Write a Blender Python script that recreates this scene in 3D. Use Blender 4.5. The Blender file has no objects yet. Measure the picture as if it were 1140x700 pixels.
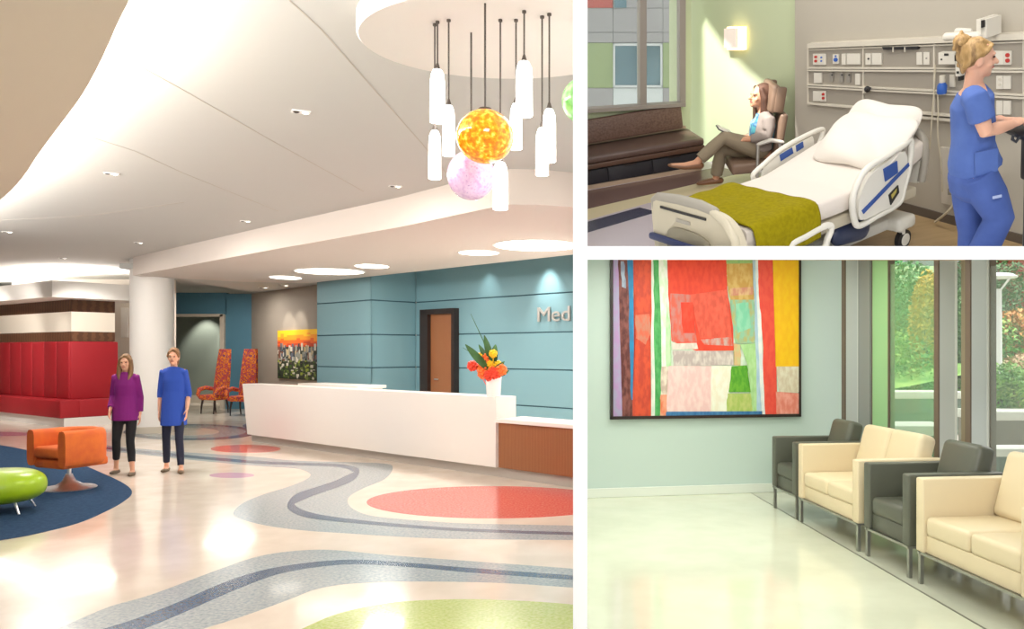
import bpy, bmesh, math, random
from mathutils import Vector, Matrix, Euler
C = bpy.context.scene.collection
PI = math.pi
F, CX, CY = 900.0, 646.0, 391.0          # focal length and principal point for a 1140x700 frame
CAM = Vector((0, 0, 1.6))

# ------------------------------------------------------------------ camera geometry used for measuring
def ray(px, py): return Vector(((px-CX)/F, 1.0, (CY-py)/F))
def at(px, py, Y): return CAM + ray(px, py)*Y
def hit(px, py, P, N):
    r = ray(px, py); return CAM + r*((P-CAM).dot(N)/r.dot(N))
def onz(px, py, z):
    r = ray(px, py); return CAM + r*((z-CAM.z)/r.z)

# ------------------------------------------------------------------ materials
def lin(c):
    if isinstance(c, str):
        c = [int(c[i:i+2], 16)/255 for i in (0, 2, 4)]
    return tuple(((x/12.92) if x <= .04045 else ((x+.055)/1.055)**2.4) for x in c[:3])+(1.0,)
MATS = {}
def mat(name, col, rough=.5, metal=0, spec=.5, col2=None, scale=20, kind='noise', bump=0, bscale=None, coat=0, trans=0, emit=None, estr=0, stretch=(1, 1, 1), lo=.35, hi=.65, detail=4, alpha=1, sss=0):
    if name in MATS: return MATS[name]
    m = bpy.data.materials.new(name); m.use_nodes = True
    nt = m.node_tree; b = nt.nodes['Principled BSDF']; N = nt.nodes.new; K = nt.links.new
    b.inputs['Base Color'].default_value = lin(col)
    b.inputs['Roughness'].default_value = rough; b.inputs['Metallic'].default_value = metal
    b.inputs['Specular IOR Level'].default_value = spec
    b.inputs['Coat Weight'].default_value = coat; b.inputs['Coat Roughness'].default_value = .06
    b.inputs['Transmission Weight'].default_value = trans
    b.inputs['Alpha'].default_value = alpha
    if sss:
        b.inputs['Subsurface Weight'].default_value = sss; b.inputs['Subsurface Radius'].default_value = (.02, .008, .005); b.inputs['Subsurface Scale'].default_value = .5
    if emit:
        b.inputs['Emission Color'].default_value = lin(col if emit == 'same' else emit); b.inputs['Emission Strength'].default_value = estr
    if col2 or bump:
        tc = N('ShaderNodeTexCoord'); mp = N('ShaderNodeMapping'); mp.inputs['Scale'].default_value = stretch
        K(tc.outputs['Object'], mp.inputs['Vector'])
    if col2:
        if kind == 'voronoi':
            t = N('ShaderNodeTexVoronoi'); t.inputs['Scale'].default_value = scale; fac = t.outputs['Distance']
        elif kind == 'wave':
            t = N('ShaderNodeTexWave'); t.inputs['Scale'].default_value = scale; t.inputs['Distortion'].default_value = 3; t.inputs['Detail'].default_value = 3; fac = t.outputs['Fac']
        else:
            t = N('ShaderNodeTexNoise'); t.inputs['Scale'].default_value = scale; t.inputs['Detail'].default_value = detail; fac = t.outputs['Fac']
        K(mp.outputs['Vector'], t.inputs['Vector'])
        r = N('ShaderNodeValToRGB'); K(fac, r.inputs['Fac'])
        cols = [col, col2] if not isinstance(col2, list) else [col]+col2
        e = r.color_ramp.elements
        e[0].position, e[0].color = lo, lin(cols[0]); e[1].position, e[1].color = hi, lin(cols[-1])
        for i, c in enumerate(cols[1:-1]):
            q = e.new(lo+(hi-lo)*(i+1)/(len(cols)-1)); q.color = lin(c)
        K(r.outputs['Color'], b.inputs['Base Color'])
        if emit == 'same':
            K(r.outputs['Color'], b.inputs['Emission Color'])
    if bump:
        t2 = N('ShaderNodeTexNoise'); t2.inputs['Scale'].default_value = bscale or scale*4; t2.inputs['Detail'].default_value = 3
        K(mp.outputs['Vector'], t2.inputs['Vector'])
        bp = N('ShaderNodeBump'); bp.inputs['Strength'].default_value = bump; bp.inputs['Distance'].default_value = .01
        K(t2.outputs['Fac'], bp.inputs['Height']); K(bp.outputs['Normal'], b.inputs['Normal'])
    MATS[name] = m
    return m
def glow(name, col, s, base='FFFFFF'):
    return mat(name, base, rough=.4, emit=col, estr=s)

# ------------------------------------------------------------------ mesh builder
class MB:
    def __init__(s): s.v = []; s.f = []; s.mi = []; s.cur = 0
    def add(s, vs, fs, M=None):
        o = len(s.v)
        for p in vs:
            p = Vector(p)
            s.v.append(M @ p if M else p)
        for f in fs: s.f.append([i+o for i in f]); s.mi.append(s.cur)
        return s
    def box(s, c, d, M=None, bev=0, seg=2, taper=None):
        bm = bmesh.new(); bmesh.ops.create_cube(bm, size=1)
        for v in bm.verts:
            k = 1
            if taper and v.co.z > 0: v.co.x *= taper[0]; v.co.y *= taper[1]
            v.co = Vector((v.co.x*d[0], v.co.y*d[1], v.co.z*d[2]))
        if bev: bmesh.ops.bevel(bm, geom=bm.edges[:], offset=bev, segments=seg, affect='EDGES', profile=.5)
        T = Matrix.Translation(c)
        s.bm(bm, (M @ T) if M else T); return s
    def bm(s, bm, M=None):
        bm.verts.index_update()
        s.add([v.co.copy() for v in bm.verts], [[v.index for v in f.verts] for f in bm.faces], M); bm.free(); return s
    def prism(s, poly, vec, M=None):
        n = len(poly); vec = Vector(vec); P = [Vector(p) for p in poly]
        bm = bmesh.new()
        a = [bm.verts.new(p) for p in P]; b = [bm.verts.new(p+vec) for p in P]
        bm.faces.new(a[::-1]); bm.faces.new(b)
        for i in range(n): bm.faces.new((a[i], a[(i+1) % n], b[(i+1) % n], b[i]))
        bmesh.ops.recalc_face_normals(bm, faces=bm.faces[:])
        bmesh.ops.triangulate(bm, faces=[f for f in bm.faces if len(f.verts) > 4])
        return s.bm(bm, M)
    def tube(s, pts, rad, n=12, M=None, cap=True, flat=1.0, side=None, closed=False, round_caps=False):
        P = [Vector(p) for p in pts]
        if not isinstance(rad, (list, tuple)): rad = [rad]*len(P)
        R = [(r if isinstance(r, (list, tuple)) else (r, r*flat)) for r in rad]
        if round_caps:
            d0 = (P[0]-P[1]).normalized(); d1 = (P[-1]-P[-2]).normalized()
            pre = []; post = []; rp = []; rq = []
            for a in (.3, .65, .9):
                ang = a*PI/2; k = math.cos(ang); h = math.sin(ang)
                pre.insert(0, P[0]+d0*R[0][0]*h); rp.insert(0, (R[0][0]*k, R[0][1]*k))
                post.append(P[-1]+d1*R[-1][0]*h); rq.append((R[-1][0]*k, R[-1][1]*k))
            P = pre+P+post; R = rp+R+rq
        m = len(P); vs = []; fs = []
        prev = None
        for i in range(m):
            if closed: t = P[(i+1) % m]-P[i-1]
            else: t = P[min(i+1, m-1)]-P[max(i-1, 0)]
            t = t.normalized() if t.length > 1e-9 else Vector((0, 0, 1))
            if prev is None:
                sd = Vector(side) if side else (Vector((0, 0, 1)) if abs(t.z) < .9 else Vector((1, 0, 0)))
            else: sd = prev
            x = (sd-t*sd.dot(t))
            x = x.normalized() if x.length > 1e-6 else t.orthogonal().normalized()
            prev = x; y = t.cross(x)
            for k in range(n):
                a = 2*PI*k/n
                vs.append(P[i]+x*math.cos(a)*R[i][0]+y*math.sin(a)*R[i][1])
        for i in range(m if closed else m-1):
            j = (i+1) % m
            for k in range(n):
                l = (k+1) % n
                fs.append([i*n+k, i*n+l, j*n+l, j*n+k])
        if cap and not closed:
            fs.append(list(range(n))[::-1]); fs.append([(m-1)*n+k for k in range(n)])
        return s.add(vs, fs, M)
    def lathe(s, prof, n=32, M=None, sx=1, sy=1):
        vs = []; fs = []; m = len(prof)
        for r, z in prof:
            for k in range(n):
                a = 2*PI*k/n; vs.append((r*math.cos(a)*sx, r*math.sin(a)*sy, z))
        for i in range(m-1):
            for k in range(n):
                l = (k+1) % n; fs.append([i*n+k, i*n+l, (i+1)*n+l, (i+1)*n+k])
        if prof[0][0] > 1e-6: fs.append(list(range(n))[::-1])
        if prof[-1][0] > 1e-6: fs.append([(m-1)*n+k for k in range(n)])
        return s.add(vs, fs, M)
    def ball(s, c, r, M=None, n=16, R=None):
        r = r if isinstance(r, (tuple, list)) else (r, r, r)
        bm = bmesh.new(); bmesh.ops.create_uvsphere(bm, u_segments=n, v_segments=max(6, n*2//3), radius=1)
        T = Matrix.Translation(c) @ (R.to_4x4() if R else Matrix()) @ Matrix.Diagonal((r[0], r[1], r[2], 1))
        return s.bm(bm, (M @ T) if M else T)
    def grid(s, fn, nu, nv, M=None, th=None):
        vs = [fn(i/nu, j/nv) for i in range(nu+1) for j in range(nv+1)]
        fs = [[i*(nv+1)+j, (i+1)*(nv+1)+j, (i+1)*(nv+1)+j+1, i*(nv+1)+j+1] for i in range(nu) for j in range(nv)]
        return s.add(vs, fs, M)
    def mesh(s, name='mesh'):
        me = bpy.data.meshes.new(name); me.from_pydata([tuple(v) for v in s.v], [], s.f)
        for p, i in zip(me.polygons, s.mi): p.material_index = i
        return me
    def build(s, name, m, parent=None, ang=35, weld=True, recalc=True, clipx=None):
        me = s.mesh(name)
        bm = bmesh.new(); bm.from_mesh(me)
        if weld: bmesh.ops.remove_doubles(bm, verts=bm.verts, dist=1e-5)
        if clipx:       # end the shape where the middle wall stands
            x, sgn = clipx
            r = bmesh.ops.bisect_plane(bm, geom=bm.verts[:]+bm.edges[:]+bm.faces[:], plane_co=(x, 0, 0), plane_no=(sgn, 0, 0), clear_outer=True)
            ed = [e for e in r['geom_cut'] if isinstance(e, bmesh.types.BMEdge)]
            if ed: bmesh.ops.holes_fill(bm, edges=ed)
        if recalc: bmesh.ops.recalc_face_normals(bm, faces=bm.faces[:])
        bm.to_mesh(me); bm.free()
        return link(name, me, m, parent, ang)
def link(name, me, m, parent=None, ang=35):
    idx = [p.material_index for p in me.polygons]
    me.materials.clear()
    for x in (m if isinstance(m, (list, tuple)) else [m]): me.materials.append(x)
    me.polygons.foreach_set('material_index', idx)
    me.polygons.foreach_set('use_smooth', [True]*len(me.polygons))
    if ang < 180: me.set_sharp_from_angle(angle=math.radians(ang))
    o = bpy.data.objects.new(name, me); C.objects.link(o)
    if parent: o.parent = parent
    return o
def tag(o, label, cat, group=None):
    o['label'] = label; o['category'] = cat
    if group: o['group'] = group
    return o
def struct(o): o['kind'] = 'structure'; return o
def thing(name, label, cat, M=None, group=None):
    o = bpy.data.objects.new(name, None); C.objects.link(o); o.empty_display_size = .1
    if M is not None:
        o.matrix_world = M if isinstance(M, Matrix) else Matrix.Translation(M)
    return tag(o, label, cat, group)
def dup(root, M, label, group=None):
    r = root.copy(); C.objects.link(r); r.matrix_world = M if isinstance(M, Matrix) else Matrix.Translation(M)
    r['label'] = label
    if group: r['group'] = group
    for ch in list(root.children):
        c = ch.copy(); C.objects.link(c); c.parent = r
        for g in list(ch.children):
            d = g.copy(); C.objects.link(d); d.parent = c
    return r
def tr(x=0, y=0, z=0, rz=0): return Matrix.Translation((x, y, z)) @ Matrix.Rotation(rz, 4, 'Z')
def basis(o, x, y, z):
    x, y, z = Vector(x), Vector(y), Vector(z)
    return Matrix(((x.x, y.x, z.x, o[0]), (x.y, y.y, z.y, o[1]), (x.z, y.z, z.z, o[2]), (0, 0, 0, 1)))
def spline(pts, n=6, closed=True):
    P = [Vector(p) for p in pts]; out = []; m = len(P)
    for i in range(m if closed else m-1):
        if closed: p0, p1, p2, p3 = P[i-1], P[i], P[(i+1) % m], P[(i+2) % m]
        else: p0, p1, p2, p3 = P[max(i-1, 0)], P[i], P[i+1], P[min(i+2, m-1)]
        for k in range(n):
            t = k/n
            out.append(.5*((2*p1)+(p2-p0)*t+(2*p0-5*p1+4*p2-p3)*t*t+(3*p1-p0-3*p2+p3)*t**3))
    if not closed: out.append(P[-1])
    return out
def fuse(mb, voxel, it=6, name='body', fac=.5):
    """one continuous skin over all the pieces collected in mb"""
    o = bpy.data.objects.new('tmp', mb.mesh()); C.objects.link(o)
    r = o.modifiers.new('r', 'REMESH'); r.mode = 'VOXEL'; r.voxel_size = voxel
    if it: k = o.modifiers.new('s', 'SMOOTH'); k.factor = fac; k.iterations = it
    dg = bpy.context.evaluated_depsgraph_get(); dg.update()
    me = bpy.data.meshes.new_from_object(o.evaluated_get(dg)); me.name = name
    bpy.data.objects.remove(o)
    return me
def area_light(name, loc, target, sx, sy, power, col=(1, 1, 1), up=None):
    l = bpy.data.lights.new(name, 'AREA'); l.shape = 'RECTANGLE'; l.size = sx; l.size_y = sy; l.energy = power; l.color = col
    o = bpy.data.objects.new(name, l); C.objects.link(o); o.location = loc
    d = Vector(target)-Vector(loc); o.rotation_euler = d.to_track_quat('-Z', 'Y').to_euler(); return o
def spot(name, loc, target, power, ang=50, blend=.5, size=.05, col=(1, 1, 1)):
    l = bpy.data.lights.new(name, 'SPOT'); l.energy = power; l.spot_size = math.radians(ang); l.spot_blend = blend; l.shadow_soft_size = size; l.color = col
    o = bpy.data.objects.new(name, l); C.objects.link(o); o.location = loc
    d = Vector(target)-Vector(loc); o.rotation_euler = d.to_track_quat('-Z', 'Y').to_euler(); return o
# ------------------------------------------------------------------ camera, world, colour
cd = bpy.data.cameras.new('camera'); cam = bpy.data.objects.new('camera', cd); C.objects.link(cam)
cam.location = CAM; cam.rotation_euler = (PI/2, 0, 0)
cd.sensor_width = 36; cd.lens = 36*F/1140
cd.shift_x = (570-CX)/1140; cd.shift_y = (CY-350)/1140
cd.clip_start = .05; cd.clip_end = 200
sc = bpy.context.scene; sc.camera = cam
sc.view_settings.view_transform = 'Standard'; sc.view_settings.look = 'None'
sc.view_settings.gamma = 1; sc.view_settings.use_curve_mapping = False
sc.view_settings.exposure = 0
w = bpy.data.worlds.new('world'); sc.world = w; w.use_nodes = True
bg = w.node_tree.nodes['Background']; bg.inputs['Color'].default_value = (.95, .98, 1, 1); bg.inputs['Strength'].default_value = .5

XL = -.031; XR = .031        # faces of the wall that stands between the lobby and the two rooms on the right
m_white = mat('white_paint', 'F7F5F2', rough=.6)
m_divider = mat('white_satin_paint', 'FFFFFF', rough=.5)
b = MB(); b.box((0, 15, 4.4), (.0604, 23.2, 9.6)); struct(b.build('wall_center', m_divider))

area_light('divider_fill', (.5, -.6, 3.4), (0, 3.4, 1.8), 1.5, .8, 150, (1, .99, .97))  # added fill lamp near the camera, whitens the front of the divider
# ================================================================== LOBBY (left of the middle wall)
m_terrazzo = mat('cream_terrazzo', 'F1E4D6', rough=.16, col2='E6D8C8', scale=3, coat=.3)
m_blueterr = mat('blue_grey_terrazzo', '8F9CA4', rough=.2, col2=['A9B2B6', 'B9C0C2'], scale=42, lo=.3, hi=.7, coat=.3)
m_darkband = mat('slate_blue_terrazzo', '3F5876', rough=.2, col2='556B85', scale=45, coat=.3)
m_redterr = mat('coral_terrazzo', 'D24A44', rough=.2, col2='E27A70', scale=42, coat=.3)
m_pinkterr = mat('mauve_terrazzo', 'C79AB4', rough=.2, coat=.3)
m_greenterr = mat('lime_terrazzo', 'A9BC5C', rough=.25, col2='C6D086', scale=45, coat=.2)
m_ceil = mat('ceiling_paint', 'C8C7C3', rough=.75)
m_soffit = mat('soffit_warm_lit', 'DFD3CA', rough=.7)  # white paint with the warm lamp light put into its colour
m_tan = mat('tan_ceiling_paint', 'EADCC9', rough=.8)
m_blue = mat('teal_blue_panel', '7BA2AC', rough=.45)
m_groove = mat('panel_groove', '3C5F6B', rough=.8)
m_bluedk = mat('deep_blue_paint', '4F8096', rough=.6)
m_grey = mat('warm_grey_paint', '9B9185', rough=.7)
m_sage = mat('sage_corridor_paint', '8B958A', rough=.6)
m_walnut = mat('dark_walnut', '5A3A28', rough=.4, col2='6E4A32', scale=3, kind='wave', stretch=(1, 1, 6))
m_wood = mat('teak_veneer', '8A5636', rough=.4, col2='A26C46', scale=5, kind='wave', stretch=(3, 3, .25))
m_frame = mat('dark_bronze', '2E211D', rough=.4)
m_red = mat('red_upholstery', 'A31420', rough=.65, bump=.15, scale=60)
m_orange = mat('orange_upholstery', 'E0702A', rough=.75, col2='D4622A', scale=8, bump=.15)
m_chrome = mat('chrome', 'F4F4F6', rough=.36, metal=1)
m_desk = mat('white_solid_surface', 'F2EAE4', rough=.3)
m_kick = mat('grey_kick', 'B9B0A8', rough=.5)
m_lamp = glow('white_lamp', 'FFF6E8', 4.0)
m_opal = glow('opal_glass_lit', 'FFFBF4', 2.6)
m_cord = mat('dark_cord', '4A4038', rough=.5)

b = MB(); b.box(((-20+XL)/2, 13.5, -.05), (20+XL, 26, .1)); struct(b.build('floor', m_terrazzo))

def inlay(name, pts, m, top, smooth=True, n=6):
    P = [onz(x, y, 0) for x, y in pts]
    if smooth: P = spline(P, n)
    b = MB(); b.prism([(p.x, p.y, -.001) for p in P], (0, 0, top+.001))
    o = b.build(name, m, clipx=(XL, 1)); return struct(o)
def dense(pts):                 # closed outline through the points, sharp where it leaves the frame
    return pts
band_low = [(30, 712), (63, 700), (120, 676), (171, 661), (251, 631), (285, 620), (320, 614), (366, 612), (434, 618), (530, 625), (638, 633), (700, 638), (700, 660), (638, 654), (548, 648.5), (448, 647), (410, 648.5), (377, 651), (348, 657), (320, 668), (270, 686), (226, 700), (190, 712)]
inlay('trim_1', band_low, m_blueterr, .001)
def ribbon(name, pts, m, top):
    """stripe given by its centre line and width in pixels, laid on the floor"""
    up, dn = [], []
    for i, (x, y, w_) in enumerate(pts):
        a = pts[max(i-1, 0)]; c = pts[min(i+1, len(pts)-1)]
        d = Vector((c[0]-a[0], c[1]-a[1])).normalized(); nn = Vector((-d.y, d.x))
        up.append(Vector((x, y))+nn*w_/2); dn.append(Vector((x, y))-nn*w_/2)
    U_ = spline([onz(p.x, p.y, 0) for p in up], 6, False); D_ = spline([onz(p.x, p.y, 0) for p in dn], 6, False)
    b = MB()
    for i in range(len(U_)-1):
        b.prism([(q.x, q.y, -.001) for q in (U_[i], U_[i+1], D_[i+1], D_[i])], (0, 0, top+.001))
    struct(b.build(name, m, clipx=(XL, 1), weld=False))
ribbon('trim_2', [(100, 712, 15), (146, 698, 14), (197, 678, 13), (265, 649, 12), (320, 633, 7), (391, 625.5, 5), (463, 629.5, 4.5), (520, 634.5, 5), (638, 643, 5), (680, 646, 5)], m_darkband, .002)
green = [(300, 718), (336, 700), (377, 683), (434, 671), (491, 667.5), (548, 667.5), (638, 673), (760, 690), (760, 740), (500, 745), (330, 735)]
inlay('trim_3', green, m_greenterr, .001)
river = [(640, 585), (520, 582.5), (457, 578.5), (414, 574), (394, 567), (387, 558.6), (391, 551), (405.7, 543), (428.6, 533), (437, 522), (432, 516.5), (400, 514.6), (366, 513.8), (320, 512), (286, 508.6), (209, 503.5), (150, 499), (110, 495), (110, 501), (150, 505), (209, 511.5), (286, 518.5), (320, 520.6), (337, 523), (345.6, 528), (340, 534), (320, 542), (297, 549), (272, 559), (260, 570), (266, 577), (297, 585), (340, 590.5), (377, 593), (457, 598), (520, 600), (640, 601), (690, 601), (690, 586)]
inlay('trim_4', river, m_blueterr, .001)
ribbon('trim_5', [(690, 595, 3), (638, 594, 3), (520, 590, 3), (434, 584, 3.5), (366, 577, 5), (336, 571, 7), (324, 563, 9), (330, 555, 9), (350, 547, 8), (374, 539, 8), (393, 530, 8), (397, 524, 6), (385, 519.5, 4), (360, 517.3, 3), (286, 514.5, 3), (209, 508, 3), (150, 502, 2.6), (112, 498, 2.6)], m_darkband, .002)
def oval(name, cx_, cy_, rx, ry, m, top):
    inlay(name, [(cx_+rx*math.cos(k*PI/24), cy_+ry*math.sin(k*PI/24)) for k in range(48)], m, top, smooth=False)
oval('trim_6', 549, 559, 141, 18, m_redterr, .001)
oval('trim_7', 273.5, 499.5, 39, 4.3, m_redterr, .0025)
oval('trim_8', 258, 529, 25, 3, m_pinkterr, .001)
oval('trim_9', 212, 481, 75, 9, m_darkband, .001)
oval('trim_10', 212, 480.5, 62, 7, m_blueterr, .002)
oval('trim_11', 208, 480.5, 36, 4.2, m_terrazzo, .003)
oval('trim_12', -20, 483, 62, 2.6, m_pinkterr, .001)
oval('trim_13', 330, 474, 60, 6, m_darkband, .0005)

# carpet
m_navy = mat('navy_carpet', '36506F', rough=.95, col2='2C4360', scale=25, bump=.3, spec=.1)
P = spline([onz(x, y, 0) for x, y in [(-60, 488), (0, 495.7), (31, 501.5), (62, 508), (90, 517), (114, 527), (137, 538), (147, 548), (137, 558.6), (114, 571), (86, 582.5), (43, 593.5), (0, 601.5), (-60, 610), (-160, 560), (-140, 505)]], 6)
b = MB(); b.prism([(p.x, p.y, 0) for p in P], (0, 0, .006))
tag(b.build('area_carpet', m_navy), 'navy blue carpet area with a curved edge under the orange chair', 'carpet')

# ------------------------------------------------------------------ ceiling
b = MB(); b.box(((-20+XL)/2, 12.5, 3.45), (20+XL, 28.2, .1)); struct(b.build('ceiling', m_ceil))
m_seam = mat('ceiling_joint', 'BDB5AA', rough=.8)
def ceil_line(name, pts, z=3.4, w_=.008):
    b = MB()
    P = [onz(x, y, z) for x, y in pts]
    for p, q in zip(P, P[1:]):
        d = (q-p).normalized(); nn = Vector((-d.y, d.x, 0))*w_/2
        b.prism([p+nn, q+nn, q-nn, p-nn], (0, 0, -.002))
    struct(b.build(name, m_seam))
ceil_line('trim_20', [(122, 55), (200, 98), (300, 155), (405, 213)])
ceil_line('trim_21', [(100, 152), (150, 168), (205, 193), (310, 235)])
ceil_line('trim_22', [(322, 0), (357, 32), (395, 75), (470, 160), (505, 202)])
ceil_line('trim_23', [(0, 245), (100, 240), (205, 225)], w_=.01)
# tan cloud ceiling with a curved lit edge
edge = [(144, 0), (131, 26), (120, 51), (106, 80), (89, 109), (66, 140), (43, 171), (23, 200), (0, 222.5), (-40, 252), (-100, 280)]
P = [onz(x, y, 3.0) for x, y in edge]
P = [onz(152, -18, 3.0), onz(168, -70, 3.0)][::-1]+P
P = spline(P, 5, False)
poly = [(p.x, p.y, 3.0) for p in P]+[(-13, P[-1].y, 3.0), (-13, P[0].y, 3.0)]
b = MB(); b.prism(poly, (0, 0, .10)); struct(b.build('ceiling', m_tan))
cove = P
# soffit over the desk
Q0 = onz(638, 283.4, 3.05); u = Vector((-1006, 900, 0)).normalized(); nrm = Vector((900, 1006, 0)).normalized()
Q1 = onz(353, 316, 3.05)
s1 = (Q1-Q0).dot(u)
sof = [onz(148, 306.6, 3.05), onz(300, 278.5, 3.05), onz(446, 252.5, 3.05), onz(540, 232.5, 3.05), onz(567, 227.5, 3.05), onz(600, 228, 3.05), onz(660, 232, 3.05), Q0-u*.5, Q0+u*s1, onz(265, 313.5, 3.05), onz(194, 309.5, 3.05), onz(160, 308, 3.05)]
b = MB(); b.prism([(p.x, p.y, 3.05) for p in sof], (0, 0, .36)); struct(b.build('ceiling', m_soffit, clipx=(XL, 1)))
b = MB(); b.box((-6.8, 21.2, 3.26), (4.3, 11.0, .1)); struct(b.build('ceiling', m_ceil))
# fascia joint line
# ------------------------------------------------------------------ blue panelled wall
o_main = 1.12
Pm = Q0+nrm*o_main
def onmain(px, py): return hit(px, py, Pm, nrm)
pA = hit(413, 350, Q0+nrm*.05, nrm); pB = hit(353, 350, Q0+nrm*.05, nrm)
rows = [(0, .63), (.63, 1.28), (1.28, 1.93), (1.93, 2.6), (2.6, 3.4)]
def panel_wall(name, a, c, thick, nm='wall_right'):
    a = Vector((a.x, a.y, 0)); c = Vector((c.x, c.y, 0)); d = (c-a).normalized(); L = (c-a).length
    nn = Vector((-d.y, d.x, 0))
    if nn.y < 0: nn = -nn
    M = basis(a, d, nn, (0, 0, 1))
    b = MB()
    for z0, z1 in rows: b.box((L/2, .02, (z0+z1)/2), (L, .04, z1-z0-.022), M, bev=.004, seg=1)
    struct(b.build(nm, m_blue, weld=False))
    b = MB(); b.box((L/2, .04+thick/2-.02, 1.7), (L-.004, thick, 3.4), M); struct(b.build(nm, m_groove))
rE = pA+nrm*1.07
mEnd = Vector((XL, 0, 0)); mEnd = Pm + u*((XL-Pm.x)/u.x)
panel_wall('wall_right', pB, pA, .2)
panel_wall('wall_right', pA, rE, .2)
panel_wall('wall_right', rE, mEnd, .15)
b = MB(); b.prism([(pB.x, pB.y, 0), (pB.x+nrm.x, pB.y+nrm.y, 0), (pB.x+nrm.x-.2, pB.y+nrm.y+.2, 0), (pB.x-.02, pB.y+.1, 0)], (0, 0, 3.4)); struct(b.build('wall_right', m_blue))
# door
dl, dr_ = onmain(473, 400), onmain(511, 400); dtop = onmain(492, 344).z
dd = (dr_-dl); dd.z = 0; dw = dd.length; dd.normalize()
Md = basis((dl.x, dl.y, 0), dd, nrm, (0, 0, 1))
door = bpy.data.objects.new('door_1', None); C.objects.link(door); door.matrix_world = Md; struct(door)
b = MB(); fw = .17
b.box((fw/2+.04, -.05, dtop/2), (fw+.08, .16, dtop)); b.box((dw-.04, -.05, dtop/2), (.08, .16, dtop)); b.box((dw/2, -.05, dtop-.05), (dw-.1, .16, .1)); b.build('door_frame', m_frame, door)
b = MB(); b.box((dw/2+.07, -.02, (dtop-.1)/2), (dw-.33, .05, dtop-.1)); b.build('door_leaf', m_wood, door)
b = MB(); b.tube([(.42, -.05, 1.05), (.42, -.09, 1.05), (.54, -.09, 1.05)], .012); b.build('door_handle', m_chrome, door)
# raised letters
m_letter = mat('brushed_steel_letter', 'B9B4AE', rough=.35, metal=.6)
sg = onmain(600, 358)
Ms = basis((sg.x, sg.y, sg.z)-nrm*.03 if False else Vector((sg.x, sg.y, sg.z))-nrm*.03, -u, (0, 0, 1), -nrm)
sign = thing('wall_sign', 'raised silver letters reading Med on the blue panelled wall', 'sign', Ms)
def letter(ch, x, h, par):
    cu = bpy.data.curves.new('t', 'FONT'); cu.body = ch; cu.size = h/.7; cu.extrude = .012; cu.bevel_depth = .002; cu.resolution_u = 6
    o = bpy.data.objects.new('t', cu); C.objects.link(o); dg = bpy.context.evaluated_depsgraph_get(); dg.update()
    me = bpy.data.meshes.new_from_object(o.evaluated_get(dg)); bpy.data.objects.remove(o)
    wd = max(v.co.x for v in me.vertices)-min(v.co.x for v in me.vertices); mn = min(v.co.x for v in me.vertices)
    for v in me.vertices: v.co.x = (v.co.x-mn)*1.3+x
    l = link('letter', me, m_letter, par, 30); return x+wd*1.3
hL = 16*sg.y/900
x = letter('M', 0, hL, sign); x = letter('e', x+.04, hL, sign); letter('d', x+.035, hL, sign)

# ------------------------------------------------------------------ far end: corridor, grey wall, picture
b = MB(); b.box(((-9.87-9.1)/2, 22.6, 1.6), (.77, .2, 3.2)); b.box((-12.4, 22.6, 2.93), (5.1, .2, .6)); b.box((-14, 22.6, 1.3), (2.8, .2, 2.7)); struct(b.build('wall_back', m_bluedk))
m_trimw = mat('cream_trim', 'C9C0B0', rough=.5)
b = MB(); b.box((-9.93, 22.55, 1.31), (.12, .3, 2.62)); b.box((-11.2, 22.55, 2.6), (2.6, .3, .07)); struct(b.build('trim_30', m_trimw))
b = MB(); b.box((-11, 25.2, 1.6), (7, .1, 3.2)); struct(b.build('wall_back', m_sage))
b = MB(); b.box((-11, 25.12, .12), (7, .04, .24)); struct(b.build('baseboard_back', m_trimw))
g0 = Vector((-9.15, 22.5, 0)); g1 = Vector((-5.6, 18.7, 0)); gd = (g1-g0).normalized(); gn = Vector((-gd.y, gd.x, 0))
if gn.y < 0: gn = -gn
Mg = basis(g0, gd, gn, (0, 0, 1))
b = MB(); b.box(((g1-g0).length/2, .1, 1.6), ((g1-g0).length, .2, 3.2), Mg); struct(b.build('wall_right', m_grey))
m_cream = mat('cream_paint', 'E4DACE', rough=.7)
b = MB(); b.box((-12.2, 20.3, 1.7), (4.0, .2, 3.4)); struct(b.build('wall_back', m_cream))
b = MB(); b.box((-19.9, 13.5, 1.7), (.2, 26, 3.4)); struct(b.build('wall_left', m_cream))
b = MB(); b.box((-10, 26.6, 1.7), (19.9, .2, 3.4)); struct(b.build('wall_back', m_cream))
p = at(138, 359, 20.15)
b = MB(); b.box((p.x, 20.18, p.z), (8*20.15/900, .04, 33*20.15/900), bev=.01)
tag(b.build('wall_plaque', mat('plaque_white', 'F4F0EA', rough=.4)), 'tall white plaque on the cream wall left of the white column', 'plaque')
# city picture
pic = thing('wall_picture', 'frameless picture of a city skyline at orange sunset on grey wall', 'picture', Matrix())
p0 = hit(309, 421, g0-gn*.04, gn); p1 = hit(353.5, 421, g0-gn*.04, gn); ztop = hit(309, 368, g0-gn*.04, gn).z
pic.matrix_world = basis((p0.x, p0.y, p0.z), gd, gn, (0, 0, 1)); pw = (p1-p0).length; ph = ztop-p0.z
rng = random.Random(4)
cols = ['F8C21C', 'F79A1E', 'E8641C', 'C4431E', '2B3326', '3F5A23', '6B7C3A', '1E2A1C', '8C8F86', '5B6270', 'B9A57C', '7A4A3A', 'C9C4B4', '39424A', '94A23C']
pm = [mat('picture_ink_%s' % c, c, rough=.6) for c in cols]
b = MB(); b.box((pw/2, .018, ph/2), (pw, .03, ph))
def cell(x0, z0, x1, z1, ci, y=-.001):
    b.cur = ci; b.add([(x0, y, z0), (x1, y, z0), (x1, y, z1), (x0, y, z1)], [[0, 1, 2, 3]])
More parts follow.
